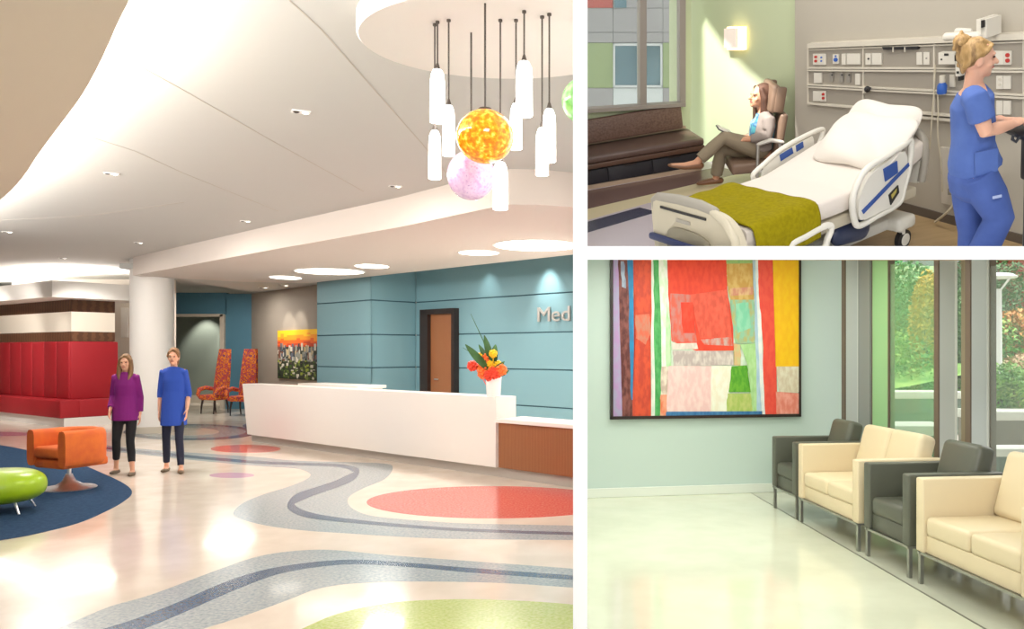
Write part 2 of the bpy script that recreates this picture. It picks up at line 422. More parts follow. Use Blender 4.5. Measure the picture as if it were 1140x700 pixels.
for i in range(10):
    t0 = .66+.034*i; n_ = 12
    for k in range(n_): cell(k*pw/n_, t0*ph, (k+1)*pw/n_, (t0+.034)*ph, min(3, max(0, int(3.6-i*.42+rng.uniform(-.5, .5)))))
for i in range(34): cell(i*pw/34, 0, (i+1)*pw/34, .7*ph, 4, -.0008)
for i in range(150):
    w_ = rng.uniform(.02, .06)*pw; h_ = rng.uniform(.04, .16)*ph; x_ = rng.uniform(0, pw-w_); z_ = rng.uniform(.3, .6)*ph
    cell(x_, z_, x_+w_, z_+h_, rng.choice([8, 9, 10, 11, 12, 13, 8, 12, 4]), -.0012-.00002*i)
for i in range(170):
    w_ = rng.uniform(.02, .07)*pw; h_ = rng.uniform(.02, .06)*ph; x_ = rng.uniform(0, pw-w_); z_ = rng.uniform(0, .36)*ph
    cell(x_, z_, x_+w_, z_+h_, rng.choice([4, 5, 6, 7, 14, 5, 7, 12]), -.005-.00002*i)
b.build('canvas', pm, pic, weld=False, recalc=False)
spot('picture_light', g0+gd*3.3-gn*.8+Vector((0, 0, 3.1)), g0+gd*3.1+Vector((0, 0, 1.9)), 60, 55, .6, .03, (1, .93, .82))
spot('picture_light', g0+gd*2.5-gn*.8+Vector((0, 0, 3.1)), g0+gd*2.5+Vector((0, 0, 1.9)), 60, 55, .6, .03, (1, .93, .82))

# ------------------------------------------------------------------ column
cc = Vector(((169.5-CX)/F*16.05, 16.05, 0))
b = MB(); b.lathe([(.395, 0), (.395, 3.4)], 48, Matrix.Translation(cc)); struct(b.build('wall_column', mat('column_white', 'EFEBE6', rough=.5)))
b = MB(); b.lathe([(.41, 0), (.41, .12), (.4, .13), (.39, .13)], 48, Matrix.Translation(cc)); struct(b.build('baseboard_column', m_trimw))

# ------------------------------------------------------------------ banquette and the timber box it runs round
Cb = Vector((-10.9, 16.94, 0)); l_ = Vector((-.818, .576, 0)); r_ = Vector((.576, .818, 0))
Mb = basis(Cb, l_, r_, (0, 0, 1))
bq = thing('banquette', 'long red upholstered banquette bench on a white plinth wrapping the timber corner', 'bench', Mb)
b = MB(); b.box((2.0, .55, .095), (4.0, .95, .19)); b.build('plinth', mat('plinth_white', 'E9E4DE', rough=.4), bq)
b = MB(); b.box((2.0, .2, .38), (4.0, .4, .38), bev=.03, seg=3); b.box((.2, .7, .38), (.4, .66, .38), bev=.03, seg=3); b.build('seat', m_red, bq)
for k in range(6):
    b = MB(); x0 = .33+k*.62
    b.box((x0+.305, .36, 1.19), (.612, .12, 1.25), bev=.03, seg=3); b.build('back_panel', m_red, bq)
b = MB(); b.box((.36, .82, 1.19), (.12, .98, 1.25), bev=.03, seg=3); b.build('back_panel', m_red, bq)
def bandbox(name, z0, z1, m, ins=.37, sx=1.27):
    b = MB(); b.box(((5.2+ins)/2, (sx+ins)/2, (z0+z1)/2), (5.2-ins, sx-ins, z1-z0), Mb); struct(b.build(name, m))
bandbox('wall_left', .2, 1.82, m_walnut, .43)
bandbox('wall_left', 1.82, 2.03, m_walnut)
bandbox('wall_left', 2.03, 2.46, mat('band_cream', 'F0E6D6', rough=.5))
bandbox('wall_left', 2.46, 2.72, m_walnut)
bulk = [Cb+l_*5.9-r_*.25, Cb-l_*.25-r_*.25, Cb-l_*.25+r_*1.7, Cb+l_*6+r_*1.7]
b = MB(); b.prism([(p.x, p.y, 2.72) for p in bulk], (0, 0, .34)); struct(b.build('ceiling', mat('bulkhead_white', 'EFEAE4', rough=.6)))

# ------------------------------------------------------------------ reception desk
e_ = Vector((.762, -.648, 0)); k_ = Vector((.648, .762, 0)); O_ = Vector((-1.017, 10.29, 0))-k_*.08
Mk = basis(O_, e_, k_, (0, 0, 1))
desk = thing('reception_desk', 'long white reception desk with a lower walnut counter at its right end', 'desk', Mk)
def worldclip(b, name, m):
    MM = Mk.inverted(); mb2 = MB(); mb2.add([Mk @ v for v in b.v], b.f)
    o = mb2.build(name, m, clipx=(XL-.002, 1)); o.data.transform(MM); o.parent = desk; return o
b = MB()
sec = [(0, .13), (0, 1.02), (.36, 1.02), (.36, .75), (.05, .13)]
vs = []
for sx in (-1, 1):
    for (k, z) in sec:
        x = (-6.45-.18*(z-.13)/.89+.1) if sx < 0 else (.0-.06*(1-(z-.13)/.89)*0)
        vs.append((x, k, z))
n_ = 5; fs = [list(range(n_))[::-1], list(range(n_, 2*n_))]+[[i, (i+1) % n_, n_+(i+1) % n_, n_+i] for i in range(n_)]
b.add(vs, fs); b.build('front_panel', m_desk, desk)
b = MB(); b.box((-3.2, .1, .065), (6.3, .04, .13)); b.box((1.0, .1, .065), (2.1, .04, .13)); worldclip(b, 'kick_plate', m_kick)
b = MB(); b.box((1.0, .24, .725), (2.0, .5, .05), bev=.005, seg=1); worldclip(b, 'counter_top', m_desk)
b = MB(); b.box((1.0, .05, .415), (1.96, .04, .57)); worldclip(b, 'wood_front', m_wood)
b = MB(); b.box((-5.35, 1.25, .98), (1.9, .6, .05), bev=.005, seg=1); b.box((-5.35, 1.25, .48), (1.8, .5, .95)); b.build('return_counter', m_desk, desk)
# vase with flowers
vp = O_-e_*.22+k_*.17+Vector((0, 0, 1.02))
vase = thing('flower_vase', 'white cylinder vase standing on the end of the reception desk', 'vase', vp)
b = MB(); b.lathe([(.0, 0), (.085, 0), (.09, .02), (.108, .28), (.1, .28), (.085, .05), (.0, .04)], 32); b.build('vessel', mat('white_ceramic', 'F6F2EE', rough=.25), vase)
bou = thing('flower_bouquet', 'bouquet of orange and yellow blooms with tall green leaves in the white vase', 'flowers', vp+Vector((0, 0, .27)))
rng = random.Random(2)
m_leafd = mat('dark_leaf', '3C6B2E', rough=.5, col2='2C5424', scale=12)
m_or = mat('orange_petal', 'F0622A', rough=.6, col2='F88A3A', scale=30); m_ye = mat('yellow_petal', 'F2C81E', rough=.6); m_rd = mat('coral_petal', 'E8482E', rough=.6)
def bloom(x, y, z, r, m):
    b = MB(); b.tube([(x*.25, y*.25, -.18), (x*.7, y*.7, z*.5), (x, y, z)], .006, 6)
    for k in range(26):
        th = math.acos(1-2*(k+.5)/26); ph_ = k*2.4
        d = Vector((math.sin(th)*math.cos(ph_), math.sin(th)*math.sin(ph_), math.cos(th)))
        R = d.to_track_quat('Z', 'Y').to_matrix()
        b.ball(Vector((x, y, z))+d*r*.6, (r*.42, r*.3, r*.5), n=6, R=R)
    b.build('bloom', m, bou)
px_m = 900/10.3
for (dx, dz, r, m) in [(-39/px_m, .12, .07, m_rd), (-20/px_m*.6, .08, .085, m_or), (3/px_m, .03, .08, m_rd), (9/px_m, .07, .08, m_or), (-3/px_m, .1, .07, m_or), (-9/px_m, .22, .07, m_or), (-16/px_m, .24, .055, m_ye), (0, .28, .055, m_ye), (5/px_m, .14, .055, m_ye), (-4/px_m, .15, .05, m_ye), (-12/px_m, .02, .07, m_or), (-4/px_m, .0, .075, m_rd)]:
    dx = max(dx, -.28); bloom(dx, rng.uniform(-.1, .05), dz, r, m)
def leaf(b, p0, p1, w_, nrm_=(0, -1, .2), bend=.05):
    p0, p1 = Vector(p0), Vector(p1); d = p1-p0; s = d.cross(Vector(nrm_)).normalized(); nn = s.cross(d).normalized()
    def fn(uu, v):
        t = uu; wd = w_*math.sin(PI*min(1, t*.93+.05))**.8
        return p0+d*t+nn*bend*math.sin(PI*t)+s*(v-.5)*wd*2+nn*abs(v-.5)*wd*.5
    b.grid(fn, 8, 4)
for a, c, w_ in [((-.05, 0, .05), (-.36, -.05, .40), .05), ((0, .02, .1), (-.12, .0, .52), .045), ((-.02, 0, .1), (-.2, .05, .4), .035), ((.05, 0, 0), (.2, 0, .06), .05), ((0, -.05, 0), (.15, -.08, .18), .04), ((-.05, 0, .1), (-.3, 0, .3), .04), ((0, 0, .1), (.02, .05, .4), .05)]:
    b = MB(); leaf(b, a, c, w_); b.build('leaf', m_leafd, bou, ang=180)
for a, c in [((-.03, 0, .1), (-.3, .02, .8)), ((-.05, 0, .1), (-.4, 0, .36))]:
    b = MB(); b.tube([a, (Vector(a)+Vector(c))/2+Vector((.03, 0, 0)), c], [.008, .006, .003], 6); b.build('grass_blade', m_leafd, bou)

# ------------------------------------------------------------------ swivel armchair
def swivel(M):
    t = thing('swivel_armchair', 'orange barrel armchair on a chrome trumpet base standing on the navy carpet', 'chair', M)
    b = MB(); b.lathe([(0, 0), (.28, 0), (.285, .008), (.27, .018), (.15, .04), (.075, .085), (.042, .15), (.035, .17), (0, .17)], 40); b.build('base', m_chrome, t)
    b = MB(); b.tube([(0, 0, .15), (0, 0, .27)], .022, 16); b.build('column', m_chrome, t)
    # outer shell: a thick band bent round a U with arms ending at the front
    path = []
    w2, d2 = .275, .27
    for k in range(5): path.append((-w2, -d2+k*.085))
    for k in range(13):
        a = PI-k*PI/12; path.append((w2*math.cos(a), (.08+.23*math.sin(a))))
    for k in range(5): path.append((w2, .07-k*.085))
    P = [Vector((x, y, 0)) for x, y in path]; th = .066; secs = []
    n = 16; vs = []; fs = []
    for i, p in enumerate(P):
        tq = (P[min(i+1, len(P)-1)]-P[max(i-1, 0)]).normalized(); nn = Vector((tq.y, -tq.x, 0))
        for k in range(n):
            a = 2*PI*k/n; ca, sa = math.cos(a), math.sin(a)
            sg = lambda v, e: math.copysign(abs(v)**e, v)
            vs.append(p+nn*sg(ca, .62)*th+Vector((0, 0, .49+.205*sg(sa, .42))))
    for i in range(len(P)-1):
        for k in range(n): fs.append([i*n+k, i*n+(k+1) % n, (i+1)*n+(k+1) % n, (i+1)*n+k])
    fs.append(list(range(n))); fs.append([(len(P)-1)*n+k for k in range(n)][::-1])
    b = MB(); b.add(vs, fs); b.build('shell', m_orange, t, ang=50)
    b = MB(); b.box((0, .03, .31), (.51, .56, .1), bev=.03, seg=3); b.build('under_frame', m_orange, t)
    b = MB(); b.box((0, -.02, .44), (.45, .52, .13), bev=.045, seg=4); b.build('seat_cushion', m_orange, t)
    return t
p = onz(77, 544, 0); swivel(tr(p.x, p.y, .006, math.radians(-24)))
# ottoman
p = onz(1, 570, 0)
ot = thing('ottoman', 'glossy lime green pebble-shaped ottoman on short splayed metal legs', 'ottoman', tr(p.x, p.y, .006, .3))
m_lime = mat('lime_vinyl', 'A8CC1E', rough=.28, col2='9CC015', scale=2)
prof = []
for k in range(25):
    a = -PI/2+PI*k/24; ca, sa = math.cos(a), math.sin(a)
    prof.append((.39*abs(ca)**.62 if k not in (0, 24) else 0, .255+.165*math.copysign(abs(sa)**.85, sa)))
b = MB(); b.lathe(prof, 48); b.build('cushion', m_lime, ot, ang=180)
for k in range(4):
    a = PI/4+k*PI/2; b = MB(); b.tube([(.24*math.cos(a), .24*math.sin(a), .13), (.32*math.cos(a), .32*math.sin(a), 0)], [.014, .011], 10); b.build('leg', m_chrome, ot)

# ------------------------------------------------------------------ tall-back patterned chairs
m_pat = mat('patterned_fabric', 'A8321E', rough=.8, scale=13, detail=2, col2=['D8541E', '6A3A5E', 'C4401E', 'E0902A', 'B03A24', '5A3A6A'], lo=.3, hi=.7)
def tallchair(M, label):
    t = thing('high_back_chair', label, 'chair', M, 'patterned high-back chairs')
    b = MB(); b.box((0, 0, .42), (.52, .5, .14), bev=.04, seg=3); b.build('seat', m_pat, t)
    b = MB()
    def sec(z, w_, y): return [(-w_/2, y-.05, z), (w_/2, y-.05, z), (w_/2, y+.05, z), (-w_/2, y+.05, z)]
    S = [sec(.4, .46, .2), sec(.7, .45, .23), sec(1.2, .40, .29), sec(1.6, .33, .34), sec(1.66, .31, .345)]
    vs = [v for s in S for v in s]; fs = [[0, 1, 2, 3][::-1], [16, 17, 18, 19]]
    for i in range(4):
        for k in range(4): fs.append([i*4+k, i*4+(k+1) % 4, i*4+4+(k+1) % 4, i*4+4+k])
    b.add(vs, fs); b.build('backrest', m_pat, t)
    for sx in (-1, 1):
        b = MB(); b.tube([(sx*.27, .2, .62), (sx*.3, .0, .66), (sx*.31, -.2, .62), (sx*.29, -.27, .5), (sx*.27, -.2, .40)], [.05, .055, .06, .045, .04], 10, round_caps=True); b.build('arm', m_pat, t)
        for sy in (-1, 1):
            b = MB(); b.tube([(sx*.2, sy*.19, .36), (sx*.22, sy*.22, .18), (sx*.21, sy*.24, 0)], [.03, .022, .015], 8); b.build('leg', m_frame, t)
    return t
p = onz(239, 460, 0); c0 = tallchair(tr(p.x, p.y, 0, math.radians(-22)), 'tall patterned orange and purple chair beside the corridor opening')
p = onz(271, 462, 0); dup(c0, tr(p.x, p.y, 0, math.radians(-8)), 'tall patterned chair partly hidden by the left end of the reception desk')

# ------------------------------------------------------------------ ceiling fixtures
def soffit_light(px, py, rx, ry, label, z=3.05):
    c = onz(px, py, z); xr = rx*c.y/900
    y0 = onz(px, py+ry, z).y; y1 = onz(px, py-ry, z).y; yr = abs(y1-y0)/2
    t = thing('recessed_light', label, 'light', Matrix.Translation(c), 'round lights in the soffit')
    for nm, m, k, z0, z1 in (('trim_ring', m_white, 1.06, -.006, .0), ('diffuser', m_lamp, 1.0, -.009, -.004)):
        b = MB(); b.lathe([(0, z0), (xr*k, z0), (xr*k, z1), (0, z1)], 40, sy=yr/xr)
        mb2 = MB(); mb2.add([v+c for v in b.v], b.f); o = mb2.build(nm, m, clipx=(XL-.002, 1)); o.data.transform(Matrix.Translation(-c)); o.parent = t
soffit_light(597, 273, 46, 6, 'largest glowing round light, in the soffit beside the middle wall')
soffit_light(533, 281, 22, 2.7, 'small glowing round light just left of the largest soffit light')
soffit_light(367, 302, 37, 3.4, 'wide glowing round light in the soffit above the city picture end of the desk')
soffit_light(414, 296, 18, 2.3, 'small glowing round light right of the wide soffit light over the blue pier')
soffit_light(318, 308.7, 16, 2, 'farthest small glowing round soffit light, left of the wide one')
def downlight(px, py, label, z=3.4, s=.72):
    c = onz(px, py, z); t = thing('twin_downlight', label, 'light', Matrix.Translation(c) @ Matrix.Rotation(.45, 4, 'Z'), 'twin downlights in the lobby ceiling')
    L = .19*s; b = MB(); b.box((0, 0, -.004), (L, .1*s, .008)); b.build('trim_plate', m_white, t)
    for k in (-1, 1):
        b = MB(); b.lathe([(0, -.014), (.02*s, -.014), (.034*s, -.008), (.036*s, -.006)], 16, Matrix.Translation((k*L*.24, 0, 0))); b.build('lamp_cup', m_frame if k < 0 else m_lamp, t)
for px, py, lb in [(335, 124, 'twin downlight nearest the hanging glass cluster, left of the ceiling disc'), (124, 193, 'twin downlight right of the tan ceiling curve, nearest to it'), (440, 207, 'twin downlight close to the soffit edge, left of the pink globe'), (273, 246, 'twin downlight left of the soffit, above the desk end'), (154, 270, 'twin downlight just above the left tip of the soffit, over the column'), (8, 258, 'twin downlight at the left frame edge, under the tan ceiling'), (70, 287, 'twin downlight nearest the banquette, over its corner')]:
    downlight(px, py, lb)
for px, py, lb in [(293, 320, 'left one of two tiny corridor downlights in front of the grey wall'), (316, 317.5, 'right one of two tiny corridor downlights in front of the grey wall')]:
    downlight(px, py, lb, 3.21, 1.2)
# oval disc
c = onz(560, 46, 3.2); xr = 160*c.y/900; yr = (onz(560, 0, 3.2).y-onz(560, 94, 3.2).y)/-2
b = MB(); b.lathe([(0, 3.2), (xr*.985, 3.2), (xr, 3.212), (xr, 3.3), (xr*.97, 3.31), (xr*.97, 3.4), (0, 3.4)], 72, Matrix.Translation((c.x, c.y, 0)), sy=abs(yr)/xr)
o = b.build('ceiling_disc', mat('disc_white', 'F4EEE8', rough=.5), clipx=(XL-.002, 1)); tag(o, 'round white canopy disc on the ceiling carrying the hanging glass lamps', 'ceiling disc')
def pendant(px, yc, y0, y1, wpx, Y, label, xcord=None):
    xc = (px-CX)/F*Y; zt = at(px, y0, Y).z; zb = at(px, y1, Y).z; r = wpx/2*Y/900
    t = thing('pendant_lamp', label, 'lamp', (xc, Y, 3.2), 'white tube pendants')
    b = MB(); b.tube([(0, 0, 0), (0, 0, zt-3.2)], .0042, 8); b.build('cord', m_cord, t)
    b = MB(); b.lathe([(.010, 0), (.010, -.01), (0, -.012)], 16); b.build('ceiling_cup', m_cord, t)
    b = MB(); b.lathe([(.006, zt-3.2+.028), (.014, zt-3.2+.0), (.012, zt-3.2-.005)], 12); b.build('cap', m_cord, t)
    h = zt-zb; pr = [(.012, 0), (r*.6, -.006), (r*.88, -.03), (r*.97, -.07), (r, -h), (r*.9, -h), (r*.86, -.08), (0, -.03)]
    b = MB(); b.lathe(pr, 24, Matrix.Translation((0, 0, zt-3.2))); b.build('glass_tube', m_opal, t, ang=60)
pendant(487, 23, 77, 136, 17, 3.92, 'white tube lamp at upper left of the cluster')
pendant(499.5, 20, 117, 173, 14, 3.9, 'white tube lamp between the left pair and the orange globe')
pendant(484, 24, 145, 199, 14, 3.95, 'white tube lamp hanging lowest on the left of the cluster')
pendant(583.5, 13, 68, 129, 19, 3.80, 'white tube lamp hanging highest, right of the orange globe')
pendant(574.5, 21, 115, 166, 13.5, 3.90, 'white tube lamp just right of the orange globe, behind the highest one')
pendant(611.5, 15, 121, 180, 15, 3.83, 'white tube lamp hanging upper at the right end of the cluster')
pendant(603.5, 14, 142, 195, 14.5, 3.86, 'white tube lamp hanging lower at the right end of the cluster')
pendant(557, 18, 180, 233, 17, 3.9, 'white tube lamp hanging lowest, below the orange globe')
def globe(px, py, rx, Y, m, label, ry=None, clip=False):
    c_ = at(px, py, Y); r = rx*Y/900*.97; rz = (ry or rx)*Y/900
    t = thing('globe_pendant', label, 'lamp', (c_.x, Y, c_.z))
    prof = [(r*math.cos(a)*1, rz*math.sin(a)) for a in [(-PI/2+PI*k/24) for k in range(25)]]
    prof[0] = (0, -rz); prof[-1] = (0, rz)
    b = MB(); b.lathe(prof, 40); mb2 = MB(); mb2.add([v+c_ for v in b.v], b.f)
    o = mb2.build('glass_globe', m, clipx=(XL-.002, 1) if clip else None, ang=180); o.data.transform(Matrix.Translation(-c_)); o.parent = t
    if c_.x < XL-.01:
        b = MB(); b.tube([(0, 0, rz*.98), (0, 0, 3.2-c_.z)], .0048, 8); b.build('cord', m_cord, t)
        b = MB(); b.lathe([(.035, rz*.97), (.03, rz*1.04), (.008, rz*1.07)], 16); b.build('cap', m_cord, t)
m_gor = mat('orange_glass', 'B8690A', rough=.12, col2=['D87A06', 'F0A418', 'FBD75A'], scale=48, lo=.3, hi=.7, emit='same', estr=.6, coat=.4)
m_gpk = mat('pink_glass', 'C99AC8', rough=.12, col2=['DDB6D8', 'E8C8E2', 'B88AC0'], scale=48, lo=.3, hi=.75, emit='same', estr=.25, coat=.4)
m_ggr = mat('green_glass', '6AAE5A', rough=.12, col2=['8CC87A', 'B6E0A0'], scale=22, lo=.3, hi=.7, emit='same', estr=.4, coat=.4)
globe(540, 152, 33, 3.72, m_gor, 'amber orange mottled glass globe hanging in the middle of the cluster', 30)
globe(524.5, 195, 27.5, 4.06, m_gpk, 'pink mottled glass globe hanging below the orange globe', 27.5)
globe(649, 112, 24.5, 3.75, m_ggr, 'green mottled glass globe at the right end against the middle wall', 25, clip=True)

# ------------------------------------------------------------------ lamps of the lobby
# cove above the tan cloud
for i in range(0, len(cove)-6, 6):
    a, c2 = cove[i], cove[i+6]; mid = (a+c2)/2; L = (c2-a).length
    if mid.y < 1.2 or mid.y > 13: continue
    d = (c2-a).normalized(); nn = Vector((d.y, -d.x, 0))
    if nn.x < 0: nn = -nn
    o = area_light('cove_light', mid-nn*.12+Vector((0, 0, .16)), mid+nn*.5+Vector((0, 0, .42)), L, .08, 20*L, (1, .97, .92))
for p_, q_ in ((.8, .35), (2.2, .35), (3.6, .35), (5.0, .35), (.35, .9)):
    q = Cb+l_*p_+r_*q_; area_light('cove_light', (q.x, q.y, 3.09), (q.x, q.y, 3.4), .9, .7, 45, (1, .97, .92))
for x, y, pw_ in [(-3, 4.5, 60), (-6, 7, 60), (-2.5, 8, 50), (-6, 11, 70), (-9, 13.5, 60)]:
    area_light('lobby_fill', (x, y, 3.36), (x, y, 0), .9, .9, pw_*1.0, (1, .95, .88))  # added fill lamps for floor and desk; the ceiling has no such panels
for px in (545, 612):
    q = onmain(px, 320); spot('wall_washer', q-nrm*.35+Vector((0, 0, .62)), q+Vector((0, 0, -.5)), 120, 66, 1.0, .04, (1, .97, .9))
for x, y in [(-3.3, 13.0), (-1.2, 10.6)]: area_light('staff_light', (x, y+.6, 3.0), (x, y+.6, 0), .6, .6, 60, (1, .96, .9))
for x in (-11.6, -10.6): spot('corridor_washer', (x, 24.5, 3.1), (x, 25.1, 1.2), 150, 70, .6, .03, (1, .95, .86))
area_light('corridor_light', (-8.8, 20.3, 3.15), (-8.8, 20.3, 0), 1, 1, 60, (1, .95, .88))

for x, y, tx, ty in ((-11.6, 15.2, -12.6, 17.8), (-13.2, 16.0, -13.6, 18.5), (-9.6, 15.6, -10.4, 17.3)):
    spot('banquette_fill', (x, y, 3.35), (tx, ty, 1.4), 260, 74, .6, .06, (1, .96, .9))  # added fill spots that brighten the banquette, no fixtures there
# ================================================================== SEATING LOUNGE (lower right)
ZB = .18
m_mint = mat('pale_mint_paint', 'C6D6CE', rough=.6)
m_floor2 = mat('polished_ivory_floor', 'E4E6CF', rough=.13, col2='DADCC4', scale=2.5, coat=.3)
m_floor3 = mat('shaded_ivory_floor', 'D2D3C0', rough=.15, col2='CACBB8', scale=3, coat=.3)  # same ivory floor, greyer with the shade under the sofas in its colour
m_base = mat('white_base', 'E6EADF', rough=.4)
wa = onz(655, 554, ZB); wb = onz(935, 545, ZB); wd = (wb-wa).normalized(); wn = Vector((-wd.y, wd.x, 0))
dX = Vector((.13, -.9915, 0)).normalized(); Nw = Vector((.9915, .13, 0)).normalized()
b = MB(); b.prism([(XR, 2.5, ZB-.1), (3.9, 2.5, ZB-.1), (2.9, 8.9, ZB-.1), (XR, 8.9, ZB-.1)], (0, 0, .1)); struct(b.build('floor', m_floor2))
def topz(Y, py=283.5): return 1.6+(CY-py)/F*Y
# back wall
b = MB(); a = wa-wd*.05; c = wb+wd*.06
b.add([(a.x, a.y, ZB), (c.x, c.y, ZB), (c.x, c.y, topz(c.y)), (a.x, a.y, topz(a.y))]+[(p.x+wn.x*.12, p.y+wn.y*.12, z) for p, z in ((a, ZB), (c, ZB), (c, topz(c.y)), (a, topz(a.y)))], [[0, 1, 2, 3], [4, 7, 6, 5], [0, 4, 5, 1], [1, 5, 6, 2], [2, 6, 7, 3], [3, 7, 4, 0]])
struct(b.build('wall_back', m_mint))
b = MB(); Mw = basis(wa, wd, wn, (0, 0, 1)); b.box((1.34, -.012, .045), (2.74, .024, .09), Mw, bev=.004, seg=1); struct(b.build('baseboard_back', m_base))
# ceiling of the lounge: its front edge is the white beam between the two rooms
def zlo(Y): return 1.6+(CY-289)/F*3.4+(Y-3.4)*(CY-281.5)/F
th = 15/F*3.4
foot = [(XR-.002, 3.4), (2.3, 3.4), (3.35, 5.0), (2.78, 8.8), (XR-.002, 8.8)]
b = MB(); vs = [(x, y, zlo(y)) for x, y in foot]+[(x, y, zlo(y)+th) for x, y in foot]
b.add(vs, [[4, 3, 2, 1, 0], [5, 6, 7, 8, 9]]+[[i, (i+1) % 5, 5+(i+1) % 5, 5+i] for i in range(5)]); struct(b.build('ceiling', m_divider))
# ---------------- painting
def onwall(px, py, off=0): return hit(px, py, wa-wn*off, wn)
pt = thing('wall_painting', 'large abstract painting of red, orange, green and yellow strips in a thin dark frame', 'painting', Mw.copy())
Wi = Mw.inverted()
def pl(px, py, off=.05): return Wi @ onwall(px, py, off)
q0 = pl(680, 467); q1 = pl(892, 461); zt = pl(780, 283.8).z
b = MB(); fw = .03
zb0 = q0.z; b.box(((q0.x+q1.x)/2, -.027, zb0+fw/2), (q1.x-q0.x, .05, fw)); b.box((q0.x+fw/2*.8, -.027, (zb0+zt)/2), (fw*.8, .05, zt-zb0)); b.box((q1.x-fw/2*.8, -.027, (zb0+zt)/2), (fw*.8, .05, zt-zb0)); b.box(((q0.x+q1.x)/2, -.027, zt-fw/4), (q1.x-q0.x, .05, fw/2))
b.build('frame', m_frame, pt)
SP = [('DDE6D4', 'C2DCC0', [(100, -4), (850, -4), (850, 640), (100, 640)]),
 ('B58FC0', 'A9A0C0', [(106, 0), (135, 0), (140, 200), (150, 640), (112, 640)]),
 ('5E2A28', '8A5048', [(133, 0), (170, 0), (182, 300), (192, 640), (150, 640), (140, 200)]),
 ('B0BED0', '8C98B0', [(145, 20), (158, 20), (163, 125), (148, 120)]),
 ('1F86B8', '2E78A8', [(170, 0), (190, 0), (198, 300), (194, 560), (184, 560), (178, 300)]),
 ('D9502E', 'C2402A', [(192, 0), (265, 0), (269, 300), (263, 640), (190, 640), (200, 300)]),
 ('C88068', 'D8664A', [(200, 230), (255, 225), (262, 300), (240, 345), (205, 320)]),
 ('E6E8DC', 'CFE0D0', [(264, 0), (276, 0), (286, 640), (262, 640)]),
 ('3F9A50', '5AB066', [(270, 0), (292, 0), (300, 300), (305, 450), (297, 640), (277, 640), (274, 200)]),
 ('EEF2E6', 'D6EACB', [(292, 0), (326, 0), (335, 300), (340, 430), (305, 430)]),
 ('A8DA9A', 'C6E6B6', [(322, 160), (338, 300), (338, 430), (320, 430)]),
 ('C9B0A0', 'E8D8C8', [(303, 430), (328, 430), (326, 545), (300, 545)]),
 ('E87850', 'F0A080', [(299, 540), (325, 540), (325, 640), (299, 640)]),
 ('EC4A2C', 'E23E26', [(326, 0), (556, 0), (561, 150), (580, 260), (582, 368), (440, 370), (340, 330), (330, 150)]),
 ('D8503A', 'F06048', [(415, 150), (558, 130), (570, 230), (575, 320), (455, 320)]),
 ('C98078', 'D8604C', [(335, 145), (415, 150), (440, 335), (345, 335)]),
 ('F0381E', 'E84A30', [(378, 180), (425, 180), (432, 300), (385, 300)]),
 ('C8A8A0', 'DA6450', [(455, 325), (575, 315), (580, 350), (470, 345)]),
 ('E8DCD0', 'D6C8BC', [(345, 340), (440, 338), (445, 362), (345, 365)]),
 ('B9A8A4', 'D8CCC4', [(345, 368), (582, 370), (585, 425), (350, 428)]),
 ('EBC0BC', 'F0D0CA', [(328, 428), (500, 428), (495, 612), (322, 612)]),
 ('F0EEDC', 'EDE4CC', [(498, 428), (577, 428), (562, 612), (493, 612)]),
 ('C99A4A', 'D8B46A', [(555, 28), (660, 25), (662, 170), (570, 170), (556, 100)]),
 ('D08A70', 'E0B888', [(570, 125), (660, 120), (660, 150), (572, 155)]),
 ('A8C87A', '8FC07A', [(555, 0), (662, 0), (660, 28), (555, 30)]),
 ('8FBFA0', 'B6B070', [(570, 170), (663, 170), (672, 340), (588, 340)]),
 ('7CC8A4', '94D0B0', [(590, 185), (640, 180), (650, 280), (600, 300)]),
 ('A5D08A', 'B8DC9E', [(608, 343), (680, 340), (692, 612), (650, 612), (640, 430)]),
 ('D8B080', 'C8C088', [(585, 340), (610, 345), (612, 428), (585, 425)]),
 ('4F9A24', '6EB030', [(575, 430), (635, 425), (648, 530), (565, 530)]),
 ('A8BE5E', 'C0C878', [(560, 535), (650, 535), (655, 612), (555, 612)]),
 ('B8D0DC', 'A8C4D8', [(658, 0), (668, 0), (680, 200), (697, 640), (675, 640), (668, 340)]),
 ('EDEDE8', 'DCE4E4', [(668, 0), (681, 0), (694, 300), (707, 640), (693, 640)]),
 ('EE5440', 'E8483A', [(678, 0), (735, 0), (745, 300), (754, 640), (705, 640), (695, 300), (682, 150)]),
 ('F9C20C', 'F6B808', [(735, 0), (850, 0), (850, 430), (748, 432), (742, 200)]),
 ('D6C4A8', 'E6DCC6', [(750, 430), (850, 430), (850, 530), (760, 532)]),
 ('E4806C', 'EFA090', [(748, 528), (850, 535), (850, 640), (752, 640)]),
 ('2F6CA0', '4A82B0', [(320, 606), (694, 604), (694, 640), (320, 640)])]
b = MB(); mats_p = []
xa, xb = q0.x+fw*.6, q1.x-fw*.6
b.box(((xa+xb)/2, -.02, (zb0+zt)/2), (xb-xa, .03, zt-zb0-.01))
